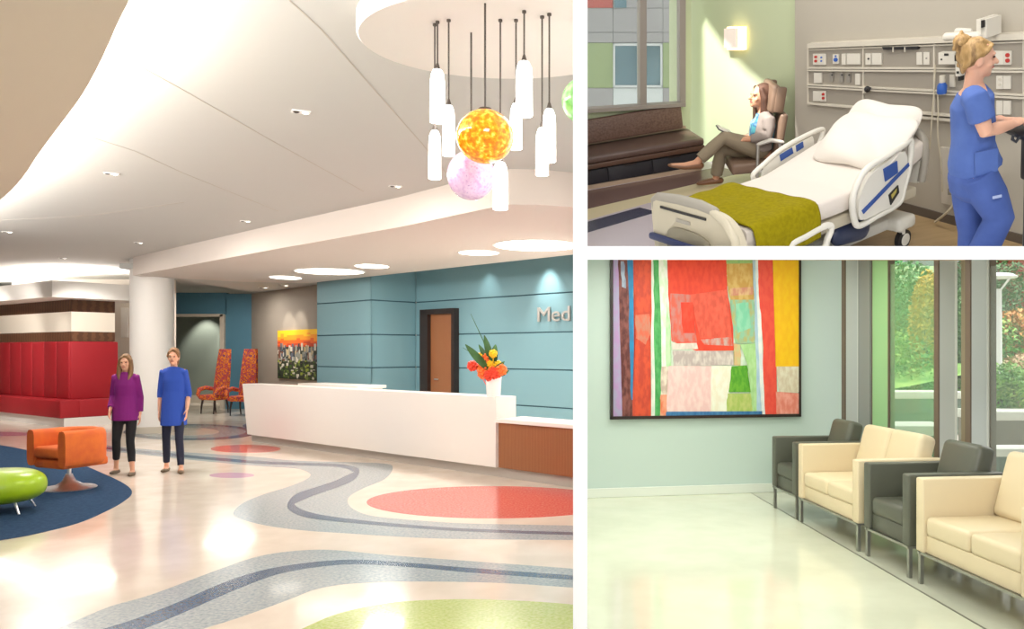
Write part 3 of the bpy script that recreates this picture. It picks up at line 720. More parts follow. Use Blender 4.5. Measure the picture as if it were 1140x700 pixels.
for i, (c1, c2, poly) in enumerate(SP):
    b.cur = i+1
    rngp = random.Random(i)
    P = []
    n_ = len(poly)
    for k in range(n_):
        a2, c2_ = poly[k], poly[(k+1) % n_]
        for j in range(6):
            t_ = j/6; jx = rngp.uniform(-2.2, 2.2) if i else 0
            P.append((a2[0]+(c2_[0]-a2[0])*t_+jx, a2[1]+(c2_[1]-a2[1])*t_))
    V = []
    for u_, v_ in P:
        p = pl(650+u_*.2857, 285+v_*.2857, .04); p.x = min(max(p.x, xa), xb); p.z = min(max(p.z, zb0+.012), zt-.008)
        V.append((p.x, -.0362-.00025*i, p.z))
    bm = bmesh.new(); f_ = bm.faces.new([bm.verts.new(v) for v in V]); bmesh.ops.triangulate(bm, faces=[f_]); b.bm(bm)
    mats_p.append(mat('paint_%d' % i, c1, rough=.55, col2=c2, scale=22, stretch=(1, 1, .45), detail=6, lo=.42, hi=.6))
b.build('canvas', [mat('canvas_edge', 'E0DCCC', rough=.8)]+mats_p, pt, weld=False, recalc=False)
# ---------------- floor joint
j0 = onz(828, 549.5, ZB); S0 = onz(862, 566, ZB)
m_joint = mat('floor_joint', '6A6A5C', rough=.6)
a = onz(884.6, 576.6, ZB); c = onz(1097, 700, ZB); d = (c-a).normalized(); nn = Vector((d.y, -d.x, 0))*.007
if nn.x < 0: nn = -nn
s_ = a-d*1.5; e2 = c+d*1.2
b = MB(); b.prism([(p.x, p.y, ZB-.001) for p in (s_+nn, e2+nn, e2-nn, s_-nn)], (0, 0, .002)); struct(b.build('trim_40', m_joint))
b = MB(); b.prism([(p.x, p.y, ZB-.001) for p in (s_+nn, e2+nn, e2+nn*160, s_+nn*110)], (0, 0, .0018)); struct(b.build('floor_shade', m_floor3))  # sheet painting the sofas' shade onto the ivory floor
# ---------------- window wall
W0 = Vector((2.665, 8.3, ZB))
def onwin(px, off=0):
    p = hit(px, 450, W0-Nw*off, Nw); return Vector((p.x, p.y, ZB))
m_fin = mat('light_grey_aluminium', 'CBCFCB', rough=.45); m_finw = mat('white_bead', 'E6E8E0', rough=.4)
m_bronze = mat('bronze_cap', '6A5C4E', rough=.4); m_tanm = mat('tan_mullion', '8C8068', rough=.45)
m_glass = mat('clear_glass', 'DDEFE6', rough=.0, spec=.5, alpha=.10)
m_greenglass = mat('green_frosted_glass', 'A4D49A', rough=.35, alpha=.88)
wi = bpy.data.objects.new('window_1', None); C.objects.link(wi); wi.location = W0; struct(wi)
def wpart(name, poly, m, z0=ZB):
    Y = min(p.y for p in poly); b = MB(); b.prism([(p.x-W0.x, p.y-W0.y, z0-W0.z) for p in poly], (0, 0, topz(Y, 284)-z0)); return b.build(name, m, wi)
def strip(name, p0, p1, m, d0=0.0, d1=-.04, z0=ZB):
    a, c = onwin(p0), onwin(p1); return wpart(name, [a-Nw*d0, c-Nw*d0, c-Nw*d1, a-Nw*d1], m, z0)
def fin(pr, D, thick=.05, cap=True):
    a = onwin(pr)                                       # near face of the fin meets the glass line here
    wpart('fin', [a, a-Nw*D, a-Nw*D-dX*thick, a-dX*thick], m_fin)
    wpart('fin_cap', [a-Nw*D, a-Nw*(D+.012), a-Nw*(D+.012)-dX*thick*1.02, a-Nw*D-dX*thick*1.02], m_bronze)
    q = a+dX*.004; wpart('bead', [q, q-Nw*.02, q-Nw*.02-dX*.006, q-dX*.006], m_finw)
fin(956.5, .135, .07); fin(1065.5, .145, .06); fin(1101.5, .14, .06)
strip('mullion', 958.6, 971.5, mat('mid_grey_aluminium', '8E938F', rough=.45), .03)
strip('green_panel', 973, 990.3, m_greenglass, .015, .0)
strip('mullion', 971.5, 973, m_bronze, .012); strip('mullion', 990.3, 991.6, m_bronze, .018)
strip('glass_pane', 992, 1042, mat('green_tinted_glass', 'A6DCA8', rough=.02, alpha=.25), .006, 0); strip('glass_pane', 1066.5, 1075, m_glass, .006, 0); strip('glass_pane', 1102, 1180, m_glass, .006, 0)
strip('mullion', 1074, 1079.5, m_tanm, .03); strip('mullion', 1102.3, 1103.6, m_bronze, .006)
# ---------------- sofas
m_cream_l = mat('cream_leather', 'DAC8A6', rough=.42, bump=.08, scale=50); m_dark_l = mat('olive_grey_leather', '55564A', rough=.40, bump=.08, scale=50)
m_steel = mat('brushed_steel', '9A9A92', rough=.3, metal=.9)
DS = .66
def seat(name, label, n, W, m, t, grp):
    p = S0+dX*t
    M = basis((p.x, p.y, ZB), dX, Nw, (0, 0, 1))
    r = thing(name, label, 'armchair' if n == 1 else 'sofa', M, grp)
    aw = .085; o_ = .012
    for x in (0+aw/2-o_, W-aw/2+o_):
        b = MB(); b.box((x, DS/2, .425), (aw, DS, .45), bev=.012, seg=3); b.build('arm', m, r)
    x0, x1 = aw-o_, W-aw+o_
    b = MB(); b.box((W/2, DS/2+.01, .255), (x1-x0+.004, DS-.02, .11), bev=.01, seg=2); b.build('seat_base', m, r)
    b = MB(); b.box((W/2, DS-.05, .42), (x1-x0+.004, .1, .45), bev=.012, seg=3); b.build('back_frame', m, r)
    cw = (x1-x0)/n
    for k in range(n):
        xc = x0+cw*(k+.5)
        b = MB()
        def top(u_, v_):
            return None
        b.box((xc, .27, .365), (cw-.006, .52, .12), bev=.03, seg=4); b.build('seat_cushion', m, r)
        Mb_ = Matrix.Translation((xc, .50, .43)) @ Matrix.Rotation(-.27, 4, 'X')
        b = MB(); b.box((0, 0, .185), (cw-.008, .14, .41), Mb_, bev=.045, seg=4); b.build('back_cushion', m, r)
    for x in (.015, W-.015):
        for y in (.02, DS-.03):
            b = MB(); b.box((x, y, .1), (.026, .026, .2), bev=.003, seg=1); b.build('leg', m_steel, r)
    b = MB(); b.box((W/2, .015, .193), (W, .022, .016)); b.box((W/2, DS-.03, .193), (W, .022, .016)); b.box((.015, DS/2, .193), (.022, DS, .016)); b.box((W-.015, DS/2, .193), (.022, DS, .016)); b.build('frame_rail', m_steel, r)
    return r
seat('armchair', 'olive grey leather armchair farthest back, beside the wall painting', 1, .53, m_dark_l, -.05, 'olive grey armchairs')
seat('loveseat', 'cream leather two-seat sofa standing between the two grey armchairs', 2, 1.04, m_cream_l, .55, 'cream sofas')
seat('armchair', 'olive grey leather armchair between the two cream sofas', 1, .57, m_dark_l, 1.70, 'olive grey armchairs')
seat('loveseat', 'cream leather two-seat sofa nearest the viewer in the lower right corner', 2, 1.02, m_cream_l, 2.37, 'cream sofas')
# ---------------- outdoors
m_pave = mat('pink_grey_paving', 'CFC4BA', rough=.8, col2='DDD4CA', scale=2); m_conc = mat('pale_concrete', 'D5D8CC', rough=.7)
m_grass = mat('meadow_bank', '5E8A3E', rough=.9, col2=['7FA650', '9DBB62'], scale=1.6)
b = MB(); b.prism([(2.8, 8.75, -.05), (3.6, 5.0, -.05), (9, 3.0, -.05), (26, 14, -.05), (26, 34, -.05), (2.6, 34, -.05)], (0, 0, .1)); struct(b.build('floor', m_pave))
def pbox(name, px0, px1, y0, y1, Y, D, m):
    """box seen between the given picture columns and rows, standing at distance Y"""
    a, c = at(px0, y1, Y), at(px1, y0, Y)
    b = MB(); b.box(((a.x+c.x)/2, Y+D/2, (a.z+c.z)/2), (c.x-a.x, D, c.z-a.z), bev=.01, seg=1); return b.build(name, m)
m_planter = mat('dark_green_grey_planter', '5F6E62', rough=.6)
def planter(label, px0, px1, ytop, Y, D, m=None):
    a, c = at(px0, ytop, Y), at(px1, ytop, Y); z = a.z
    t = thing('planter_wall', label, 'planter', ((a.x+c.x)/2, Y, .05))
    b = MB(); b.box((0, D/2, (z-.13-.05)/2), (c.x-a.x-.04, D-.04, z-.13-.05)); b.build('wall', m or m_planter, t)
    b = MB(); b.box((0, D/2, z-.05-.065), (c.x-a.x, D, .13), bev=.015, seg=2); b.build('cap', m_conc, t)
    return t
planter('low planter wall with pale cap seen through the pane beside the green panel', 985, 1062, 474, 10.5, .7)
planter('farther planter wall with pale cap beyond the lower one, left pane', 985, 1075, 436, 15, .7)
planter('planter wall with pale cap under the lamp post, right pane', 1090, 1200, 458, 11.5, .7, mat('brown_planter', '7A7468', rough=.7))
b = MB(); p = at(1120, 485, 9.2)
bn = thing('concrete_bench', 'pale concrete bench outdoors in front of the brown planter wall', 'bench', (p.x+.4, 9.2, .05))
b.box((0, 0, .42), (1.5, .4, .09), bev=.012, seg=2); b.build('slab', m_conc, bn)
for sx in (-.5, .5): b = MB(); b.box((sx, 0, .19), (.12, .34, .37)); b.build('support', m_planter, bn)
def bank(u_, v_):
    x = 4.2+u_*22; y = 15.7+v_*16; z = .9+v_*2.6+.25*math.sin(x*.9+v_*5)+.15*math.sin(y*1.3)
    return Vector((x, y, z))
b = MB(); b.grid(bank, 40, 24); o = b.build('ground_bank', m_grass, ang=180); struct(o)
# shrubs
def leaves(b, c, r, n, size, rng, flat=.8):
    for i in range(n):
        d = Vector((rng.gauss(0, 1), rng.gauss(0, 1), rng.gauss(0, 1))).normalized()*(rng.random()**.4)
        p = Vector(c)+Vector((d.x*r[0], d.y*r[1], d.z*r[2]))
        q = Euler((rng.uniform(-1, 1), rng.uniform(-1, 1), rng.uniform(0, 6.3))).to_matrix()
        s = size*rng.uniform(.6, 1.3)
        pts = [q @ Vector(v) for v in ((-s, 0, 0), (-.2*s, -.45*s, .1*s), (s, 0, 0), (-.2*s, .45*s, .1*s))]
        b.add([p+v for v in pts], [[0, 1, 2, 3]])
def shrub(name, label, cat, px, py, Y, rx, rz, cols, n=900, size=.09, seed=1, trunk=True):
    rng = random.Random(seed); c = at(px, py, Y)
    gz = c.z-rz-.3
    t = thing(name, label, cat, (c.x, Y, max(.05, gz)))
    b = MB(); leaves(b, (0, 0, c.z-t.location.z), (rx, rx, rz), int(n*1.9), size*.68, rng)
    b.build('foliage', mat('leaf_'+cols[0], cols[0], rough=.6, col2=cols[1:], scale=3, detail=6), t, weld=False, recalc=False, ang=180)
    b = MB()
    for k in range(5):
        a = k*1.26; b.tube([(0, 0, 0), (.2*rx*math.cos(a), .2*rx*math.sin(a), (c.z-t.location.z)*.6), (.5*rx*math.cos(a), .5*rx*math.sin(a), (c.z-t.location.z)*1.1)], [.03, .02, .008], 6)
    b.build('stem', mat('bark', '5A4A38', rough=.9), t)
G1 = ['2F6A3A', '3E8548', '6AA560']; G2 = ['4E8A3A', '7DAE4C', 'A8C468']; G3 = ['3A6A34', '5C8C44']; Yl = ['B8902A', 'D8B23A', 'C8A838']; Or = ['9C8A3A', 'C07A3A', 'D8A05A']
shrub('shrub', 'dark green shrub filling the upper left of the clear pane by the green panel', 'shrub', 1004, 345, 19, 1.0, 1.25, G1, 2600, .10, 1)
shrub('shrub', 'bright green shrub low in the clear pane by the green panel', 'shrub', 1005, 405, 17.5, 1.1, .75, G2, 2000, .09, 2)
shrub('shrub', 'tall yellow shrub standing in for a reflection at the right side of the clear pane', 'shrub', 1034, 360, 17, .4, 1.15, Yl, 2200, .08, 3)  # added plant; its amber leaves imitate a reflection in the glass
shrub('shrub', 'low green shrub under the yellow one', 'shrub', 1028, 432, 16.6, .9, .45, G2, 1300, .08, 4)
shrub('shrub', 'green shrub seen through the narrow pane between the grey fins', 'shrub', 1072, 385, 18, .6, 1.3, G3, 1800, .09, 5)
shrub('shrub', 'dark green shrub behind the lamp post head', 'shrub', 1098, 330, 23, 1.2, 1.3, ['4A6A4A', '6A8A5A'], 2200, .11, 6)
shrub('shrub', 'yellow green shrub left of the lamp post shaft', 'shrub', 1106, 388, 18, .7, .75, G2, 1600, .09, 7)
shrub('shrub', 'orange tinted shrub right of the lamp post shaft', 'shrub', 1136, 378, 18, .75, .7, Or, 1600, .09, 8)
shrub('shrub', 'leafy green shrub hiding the foot of the lamp post', 'shrub', 1116, 432, 12.6, .55, .4, G2, 1500, .07, 9)
shrub('shrub', 'rust brown low shrub at the right edge above the brown planter', 'shrub', 1142, 425, 15.5, .75, .55, ['A88A6A', 'C4A080', '8A9A5A'], 1400, .08, 10)
# lamp post
lp = at(1111, 430, 14); tp = at(1114, 312, 14)
post = thing('lamp_post', 'white outdoor lamp post with a flat conical head', 'lamp post', (lp.x, 14, .05))
hgt = tp.z-.05
b = MB(); b.tube([(0, 0, 0), (0, 0, hgt-.15)], [.075, .06], 16); b.build('shaft', mat('post_white', 'EEF0EE', rough=.4), post)
b = MB(); b.lathe([(.04, hgt-.2), (.06, hgt-.15), (.05, hgt-.15)], 16)
for k in range(4):
    a = k*PI/2+.4; b.tube([(.05*math.cos(a), .05*math.sin(a), hgt-.18), (.26*math.cos(a), .26*math.sin(a), hgt+.04)], .014, 6)
b.build('bracket', MATS['post_white'], post)
b = MB(); b.lathe([(0, hgt+.02), (.30, hgt+.04), (.31, hgt+.06), (.22, hgt+.11), (0, hgt+.14)], 32); b.build('lamp_head', MATS['post_white'], post)
# buildings behind
bl = thing('brick_building', 'dark red building with pale windows behind the shrubs in the right pane', 'building', (at(1150, 400, 29).x, 29, 0))
c0_ = at(1127, 300, 29).x-bl.location.x
b = MB(); a = at(1119, 370, 29); b.box(((a.x-bl.location.x)+4, 2, 2.6), (8, 4, 5.2)); b.build('wall', mat('red_brick', '9C3A34', rough=.8, col2='8A322E', scale=8), bl)
b = MB(); a = at(1096, 366, 29.4); b.box((a.x-bl.location.x+1.0, 2.5, 2.4), (2.2, 4, 4.8)); b.build('wing_wall', mat('grey_brick', '6E6A66', rough=.8), bl)
for k in range(3):
    a = at(1101+k*6, 350, 29.3); b = MB(); b.box((a.x-bl.location.x+.05, .35, a.z), (.14, .1, .75)); b.build('window', mat('window_pale', 'B8C4CC', rough=.2), bl)
cp = thing('garden_canopy', 'pale green canopy slab across the top of the clear pane', 'canopy', (at(1015, 400, 21).x, 21, 0))
a, c = at(975, 316, 21), at(1046, 296, 21)
b = MB(); b.box((a.x-cp.location.x+(c.x-a.x)/2, .8, (a.z+c.z)/2), (c.x-a.x, 1.6, c.z-a.z)); b.build('slab', mat('pale_green_slab', 'CFE3B8', rough=.6), cp)
for sx in (-.75, .75): b = MB(); b.tube([(sx, .9, 0), (sx, .9, a.z)], .07, 12); b.build('post', MATS['post_white'], cp)
# ---------------- lamps of the lounge
for y, pw_ in ((4.2, 7), (5.6, 9.5), (7.0, 12)):
    for x in (.75, 1.9 if y > 4.5 else 1.7):
        z = zlo(y)-.012; o = area_light('lounge_ceiling_light', (x, y, z), (x, y-1*(CY-281.5)/F*-1, z-1), .8, .8, pw_, (.97, 1, .93))
        o.rotation_euler = (math.atan((CY-281.5)/F), 0, 0)

area_light('outdoor_fill', (11, 16, 10), (11, 16.5, 0), 14, 12, 3300, (1, .99, .95))  # added fill lamp above the garden, stands in for open sky light
# ================================================================== PATIENT ROOM (upper right, a room whose floor is raked towards the viewer)
Dn = ray(890, 2150); UP = -Dn.normalized()
_c = ray(897, 137).normalized(); TB = (_c-UP*_c.dot(UP)).normalized(); TA = TB.cross(UP).normalized()
HT = -2.4336
def TP(a, b, c=0): return CAM+TA*a+TB*b+UP*(HT+c)
def tfl(px, py, c=0):
    r = ray(px, py); return CAM+r*((HT+c)/r.dot(UP))
def tloc(p): q = p-CAM; return Vector((q.dot(TA), q.dot(TB), q.dot(UP)-HT))
def upfor(px): v = Vector(((px-CX)/F*UP.y, UP.y, UP.z)); return v.normalized()
class Plane:
    def __init__(s, p, d, up): s.p = p; s.d = d.normalized(); s.up = up; s.n = s.d.cross(up).normalized(); s.n = s.n if s.n.dot(p-CAM) > 0 else -s.n    # n points away from the viewer
    def at(s, px, py, off=0): return hit(px, py, s.p-s.n*off, s.n)          # off: distance out of the wall, towards the room
    def M(s, px, py, off=0):
        x = s.d if s.d.x > 0 else -s.d; z = s.n.cross(x)*1.0
        z = z if z.dot(UP) > 0 else -z
        return basis(s.at(px, py, off), x, s.n, z.normalized())
    def poly(s, b, pts, off, th):          # plate whose face lies off out of the wall and is th thick
        P = [s.at(x, y, off) for x, y in pts]; return b.prism(P, s.n*th)
    def rect(s, b, x0, y0, x1, y1, off, th): return s.poly(b, [(x0, y0), (x1, y0), (x1, y1), (x0, y1)], off, th)
CL = (XR+.001, -1)
def rel(o, root):                          # geometry built in place, owned by its thing
    o.data.transform(root.matrix_world.inverted()); o.parent = root; return o
b1, b2 = tfl(655, 212), tfl(782, 190); wdir = (b2-b1).normalized(); wnrm = wdir.cross(UP).normalized()
if wnrm.y < 0: wnrm = -wnrm
h1, h2 = tfl(1080, 255), tfl(900, 205); hdir = (h2-h1).normalized()
winP = Plane(b1+wnrm*.62, wdir, upfor(730)); grnP = Plane(h1, hdir, upfor(830)); hedP = Plane(h1, hdir, upfor(1010))
grnP.p = grnP.p+grnP.n*.10; hedP.p = hedP.p
m_tanw = mat('oak_vinyl_floor', 'A88D66', rough=.3, col2='B89C74', scale=3, stretch=(1, 6, 1))
m_green = mat('soft_green_paint', 'C6CFAA', rough=.6); m_hw = mat('greige_paint', 'B3AB9D', rough=.65)
m_plum = mat('plum_brown_floor', '6E5550', rough=.25); m_ivory = mat('ivory_floor', 'CDBE9E', rough=.25); m_navyf = mat('navy_floor_stripe', '2E3048', rough=.25); m_lilac = mat('pale_lilac_floor', 'B9AEB4', rough=.22)
fl = [(640, 290), (1200, 320), (1200, 200), (900, 120), (640, 120)]
b = MB(); b.prism([tfl(x, y) for x, y in [(640, 283), (1160, 283), (1160, 235), (900, 190), (640, 190)]], -UP*.05); struct(b.build('floor', m_tanw, clipx=CL))
def tin(name, pts, m, top):
    b = MB(); b.prism([tfl(x, y) for x, y in pts], UP*top); struct(b.build(name, m, clipx=CL))
tin('trim_50', [(640, 282), (905, 282), (905, 180), (640, 180)], m_lilac, .001)
tin('trim_51', [(640, 215), (800, 186), (830, 192), (640, 236)], m_plum, .002)
tin('trim_52', [(640, 236), (830, 192), (860, 200), (722, 226), (640, 249)], m_ivory, .002)
tin('trim_53', [(640, 251), (712, 231), (732, 236), (640, 263)], m_navyf, .003)
# walls
b = MB(); grnP.poly(b, [(745, -40), (887, -40), (887, 222), (745, 175)], 0, .1); struct(b.build('wall_back', m_green))
b = MB(); hedP.poly(b, [(885, -40), (1260, -40), (1260, 306), (885, 203)], 0, .1); struct(b.build('wall_right', m_hw))
b = MB(); hedP.poly(b, [(885, 193.5), (1165, 269), (1165, 281), (885, 201)], .012, .012); struct(b.build('baseboard_right', mat('brown_base', '5F554C', rough=.5)))
b = MB(); winP.poly(b, [(640, 126.5), (768.5, 118.4), (768.5, 192), (640, 215)], 0, .15); struct(b.build('wall_left', m_green, clipx=CL))
b = MB(); winP.poly(b, [(763, -40), (769.5, -40), (769.5, 119), (763, 119)], 0, .15); struct(b.build('wall_left', m_green))
# window
m_alu = mat('warm_grey_aluminium', '9A9088', rough=.45)
w2 = bpy.data.objects.new('window_2', None); C.objects.link(w2); w2.matrix_world = winP.M(735, 60); struct(w2)
def wp2(name, rects, m, off, th):
    b = MB()
    for r in rects: winP.poly(b, r, off, th)
    return rel(b.build(name, m, clipx=CL), w2)
wp2('jamb', [[(757, -40), (763.5, -40), (763.5, 118.8), (757, 119)]], m_alu, .05, .12)
wp2('mullion', [[(712.5, -40), (720, -40), (720, 121.5), (712.5, 122)]], m_alu, .06, .13)
wp2('sill', [[(640, 122.5), (763.5, 114.7), (763.5, 118.6), (640, 126.8)]], m_alu, .10, .16)
wp2('glass_pane', [[(640, -40), (713, -40), (713, 122), (640, 124)], [(720, -40), (757, -40), (757, 118), (720, 121)]], m_glass, -.03, .006)
# facade beyond
facP = Plane(b1+wnrm*5.5, wdir, upfor(700))
fac = thing('office_building', 'neighbouring building with grey, green and red wall panels outside the window', 'building', facP.M(700, 110))
def fp(name, rects, m, off, th):
    b = MB()
    for r in rects: facP.rect(b, *r, off, th)
    return rel(b.build(name, m, clipx=CL), fac)
m_fg = mat('facade_grey', 'A9A7AC', rough=.6)
fp('wall', [(630, -40, 800, 150)], m_groove if False else mat('facade_joint', '8C8A90', rough=.8), 0, .2)
xs = [630, 682.5, 738, 800]; ys = [-40, 9, 36, 47.5, 98, 150]
for i in range(3):
    for j in range(5):
        if j == 3 and i == 1: continue
        c_ = 'facade_grey'
        m_ = m_fg
        if j == 3: m_ = mat('facade_green', '9DB07E', rough=.6)
        if j == 0 and i == 0: m_ = mat('facade_red', 'C24A44', rough=.6)
        if j == 4 and i == 1: m_ = mat('facade_white', 'DDE6EA', rough=.5)
        fp('cladding_panel', [(xs[i]+.3, ys[j]+.3, xs[i+1]-.3, ys[j+1]-.3)], m_, .03, .03)
fw2 = fp('window', [(682.8, 48.5, 737.5, 51), (682.8, 95, 737.5, 97.5), (682.8, 48.5, 684.8, 97.5), (735.5, 48.5, 737.5, 97.5), (709.5, 48.5, 711, 97.5)], mat('facade_frame', 'DCE2E6', rough=.5), .06, .06)
m_fgl = mat('facade_glass', '6E93A6', rough=.08, col2='4E6A78', scale=.8)
pn = fp('window_pane', [(684, 49, 736.5, 97)], m_fgl, .03, .02)
wf = fp('window', [(684, -20, 697.5, 8.5)], m_fgl, .05, .03)
# ---------------- wall lamp on green wall
lm = thing('wall_lamp', 'square wall lamp with a glowing warm side on the green wall', 'lamp', grnP.M(813, 42))
b = MB(); grnP.rect(b, 806, 32, 819, 53, .14, .03); rel(b.build('shade', mat('lamp_shade', 'E6DAD0', rough=.5, emit='FFE9D6', estr=.35)), lm)
b = MB(); grnP.rect(b, 809, 30, 827, 56, .07, .05); rel(b.build('glowing_body', glow('amber_glow', 'FFD690', 1.8)), lm)
b = MB(); grnP.rect(b, 812, 34, 822, 52, .02, .02); rel(b.build('back_plate', m_alu), lm)
# ---------------- bench under the window
m_brown = mat('brown_patterned_vinyl', '5A4034', rough=.5, col2='73564A', scale=45); m_seatv = mat('brown_vinyl', '5C4740', rough=.32); m_bwood = mat('bench_wood', '5A4033', rough=.35)
m_drawer = mat('dark_drawer', '2C2A30', rough=.35); m_ledge = mat('bench_pale_edge', 'B59C86', rough=.5)
Mb2 = basis(b1, wdir, wnrm, UP) @ Matrix.Diagonal((1, 1, .77, 1))
bench = thing('window_bench', 'long brown upholstered bench with drawers under the window', 'bench', Mb2)
Lb = (b2-b1).length
def bb(name, c, d, m, bev=0, root=bench, M=Mb2):
    b = MB(); b.box(c, d, M, bev=bev, seg=3); o = b.build(name, m, clipx=CL); return rel(o, root)
x0 = -.4; xm = (x0+Lb)/2; Lx = Lb-x0
bb('plinth', (xm, .3, .03), (Lx, .54, .06), m_ledge)
bb('carcass', (xm, .3, .17), (Lx, .5, .24), m_drawer)
for k in range(3):
    bb('drawer', (Lb-.3-k*.5, .04, .165), (.485, .02, .2), m_drawer, .004)
    bb('drawer_pull', (Lb-.3-k*.5, .028, .262), (.14, .03, .02), m_frame, .003)
bb('seat_rail', (xm+.02, .29, .325), (Lx+.04, .60, .07), m_bwood, .01)
bb('seat', (xm+.02, .29, .41), (Lx+.04, .60, .10), m_seatv, .03)
bb('back_rail', (xm, .56, .49), (Lx, .06, .03), m_ledge)
b = MB(); M3 = Mb2 @ Matrix.Translation((xm-.02, .55, .66)) @ Matrix.Rotation(-.12, 4, 'X'); b.box((0, 0, 0), (Lx-.04, .09, .33), M3, bev=.02, seg=3); rel(b.build('backrest', m_brown, clipx=CL), bench)
# ---------------- headwall unit
m_unit = mat('unit_taupe', '9A9286', rough=.5); m_rail = mat('unit_rail_cream', 'CFC7B8', rough=.45); m_plate = mat('plate_ivory', 'D8D2C6', rough=.4)
m_rdot = mat('red_socket', 'B8322C', rough=.4); m_bdot = mat('blue_socket', '2E5CB0', rough=.4); m_black = mat('black_plastic', '1E1C1E', rough=.4); m_pgrey = mat('grey_plate', '8F8A82', rough=.5)
hw = thing('headwall_unit', 'long taupe bedhead services panel with cream rails on the grey wall', 'medical panel', hedP.M(1020, 90))
def hp(name, rects, m, off, th, par=hw):
    b = MB()
    for r in rects:
        (hedP.rect(b, *r, off, th) if len(r) == 4 and not isinstance(r[0], tuple) else hedP.poly(b, r, off, th))
    return rel(b.build(name, m), par)
def ly(x, y0, s): return y0+s*(x-899)
R0 = lambda x: 52.8-.0408*(x-899); R1 = lambda x: 77+.0045*(x-899); R2 = lambda x: 95.5+.05*(x-899); R3 = lambda x: 115.5+.088*(x-899)
X0, X1 = 898.5, 1150
hp('panel', [[(X0, R0(X0)), (X1, R0(X1)), (X1, R3(X1)), (X0, R3(X0))]], m_unit, .03, .03)
hp('rail', [[(X0, R0(X0)-4), (X1, R0(X1)-6), (X1, R0(X1)+1.2), (X0, R0(X0)+1)]], m_rail, .06, .06)
hp('rail', [[(X0, R0(X0)+2.2), (X1, R0(X1)+3), (X1, R0(X1)+4.6), (X0, R0(X0)+3.6)]], m_rail, .045, .045)
for R_ in (R1, R2):
    hp('rail', [[(X0, R_(X0)-2), (X1, R_(X1)-2.4), (X1, R_(X1)-.4), (X0, R_(X0)-.4)]], m_rail, .05, .05)
    hp('rail', [[(X0, R_(X0)+.6), (X1, R_(X1)+.6), (X1, R_(X1)+3), (X0, R_(X0)+2.2)]], m_rail, .05, .05)
hp('rail', [[(X0, R3(X0)-1.5), (X1, R3(X1)-2.4), (X1, R3(X1)+.8), (X0, R3(X0)+.6)]], m_rail, .05, .05)
hp('rail', [[(1015, R3(1015)+3), (X1, R3(X1)+3.2), (X1, R3(X1)+7), (1015, R3(1015)+5.5)]], m_rail, .05, .05)
for xv in (899, 960.6, 1039.6, 1139): hp('upright', [[(xv-.7, R0(xv)+1), (xv+.7, R0(xv)+1), (xv+.7, R3(xv)), (xv-.7, R3(xv))]], m_rail, .04, .04)
def socket(x0, y0, x1, y1, dots=None, m=None, col=None, shape='dot', par=None):
    o = hp('outlet_plate', [(x0, y0, x1, y1)], m or m_plate, .045, .012)
    for (dx, dy, r, mm) in dots or []:
        b = MB(); P = [hedP.at(dx+r*math.cos(k*PI/6), dy+r*math.sin(k*PI/6), .050) for k in range(12)]; b.prism(P, hedP.n*.006)
        q = b.build('socket', mm); q.data.transform(hw.matrix_world.inverted()); q.parent = o
socket(905, 60, 911, 72, [(907.8, 63.5, 1.6, m_rdot), (907.8, 68, 1.6, m_rdot)]); socket(911.3, 60, 919, 72, [(914, 64, 1, m_bdot), (914, 68, 1, m_bdot)])
socket(927, 60.5, 933.4, 71, [(930, 66.5, 2.3, m_bdot), (930, 62.5, .9, m_bdot)]); socket(937, 60, 941.4, 72); socket(942.6, 59.7, 957.4, 71.6)
socket(963.4, 59.5, 969.4, 72, [(966.5, 65.5, 1, m_black)]); socket(970.6, 59.3, 981.2, 72)
socket(1020.3, 58.2, 1026.2, 72); socket(1027.9, 58.2, 1034.2, 72, [(1031, 65, .8, m_pgrey)])
socket(1106, 56.8, 1117, 72); socket(1117.4, 56.8, 1125.4, 72, [(1121.3, 61.5, 2.4, m_rdot), (1121.3, 67.5, 2.4, m_rdot)])
socket(906, 81, 914.4, 92.3); socket(952, 82, 957.2, 94.5)
for x in (925, 936, 944): socket(x-1.6, 81+(x-925)*.03, x+2.2, 91+(x-925)*.04, [(x+1, 83.5, .8, m_black)], m_pgrey)
socket(1057, 83, 1062.6, 96.8, None, m_rail)
socket(1109, 84.5, 1116.4, 99, [(1112.5, 88.5, 1.5, m_rail), (1112.5, 94.5, 1.5, m_rail)]); socket(1117, 84.5, 1124.8, 99)
socket(905, 101.5, 913, 112.5); socket(913.3, 101.5, 919, 113, [(916.2, 105, 1.5, m_rdot), (916.2, 109.3, 1.5, m_rdot)])
socket(1109, 112, 1116, 127.5); socket(1116.6, 112.3, 1124.8, 127.5)
hp('dark_slot', [[(981.7, 52.6), (1021.8, 51.8), (1021.8, 55), (1020, 55), (983.5, 55.6)]], m_black, .055, .02)
for x in (994, 1007): hp('slot_hook', [(x-.5, 52.5, x+.5, 58)], m_rail, .06, .008)
dv = thing('wall_gauge', 'small ivory control box with a dark dial hung on the unit left of the nurse', 'medical device', hedP.M(1053, 65, .05))
b = MB(); hedP.rect(b, 1044.6, 58.6, 1063, 71.5, .10, .05); rel(b.build('case', m_plate), dv)
b = MB(); hedP.rect(b, 1051, 59.6, 1055.5, 62, .105, .01); hedP.rect(b, 1047, 65.5, 1048.5, 67, .105, .01); rel(b.build('dial', m_black), dv)
d2 = thing('regulator', 'white and black hanging regulator between the control box and the nurse', 'medical device', hedP.M(1066, 75, .05))
b = MB(); hedP.rect(b, 1063.6, 67, 1068.5, 85, .10, .05); rel(b.build('case', m_plate), d2)
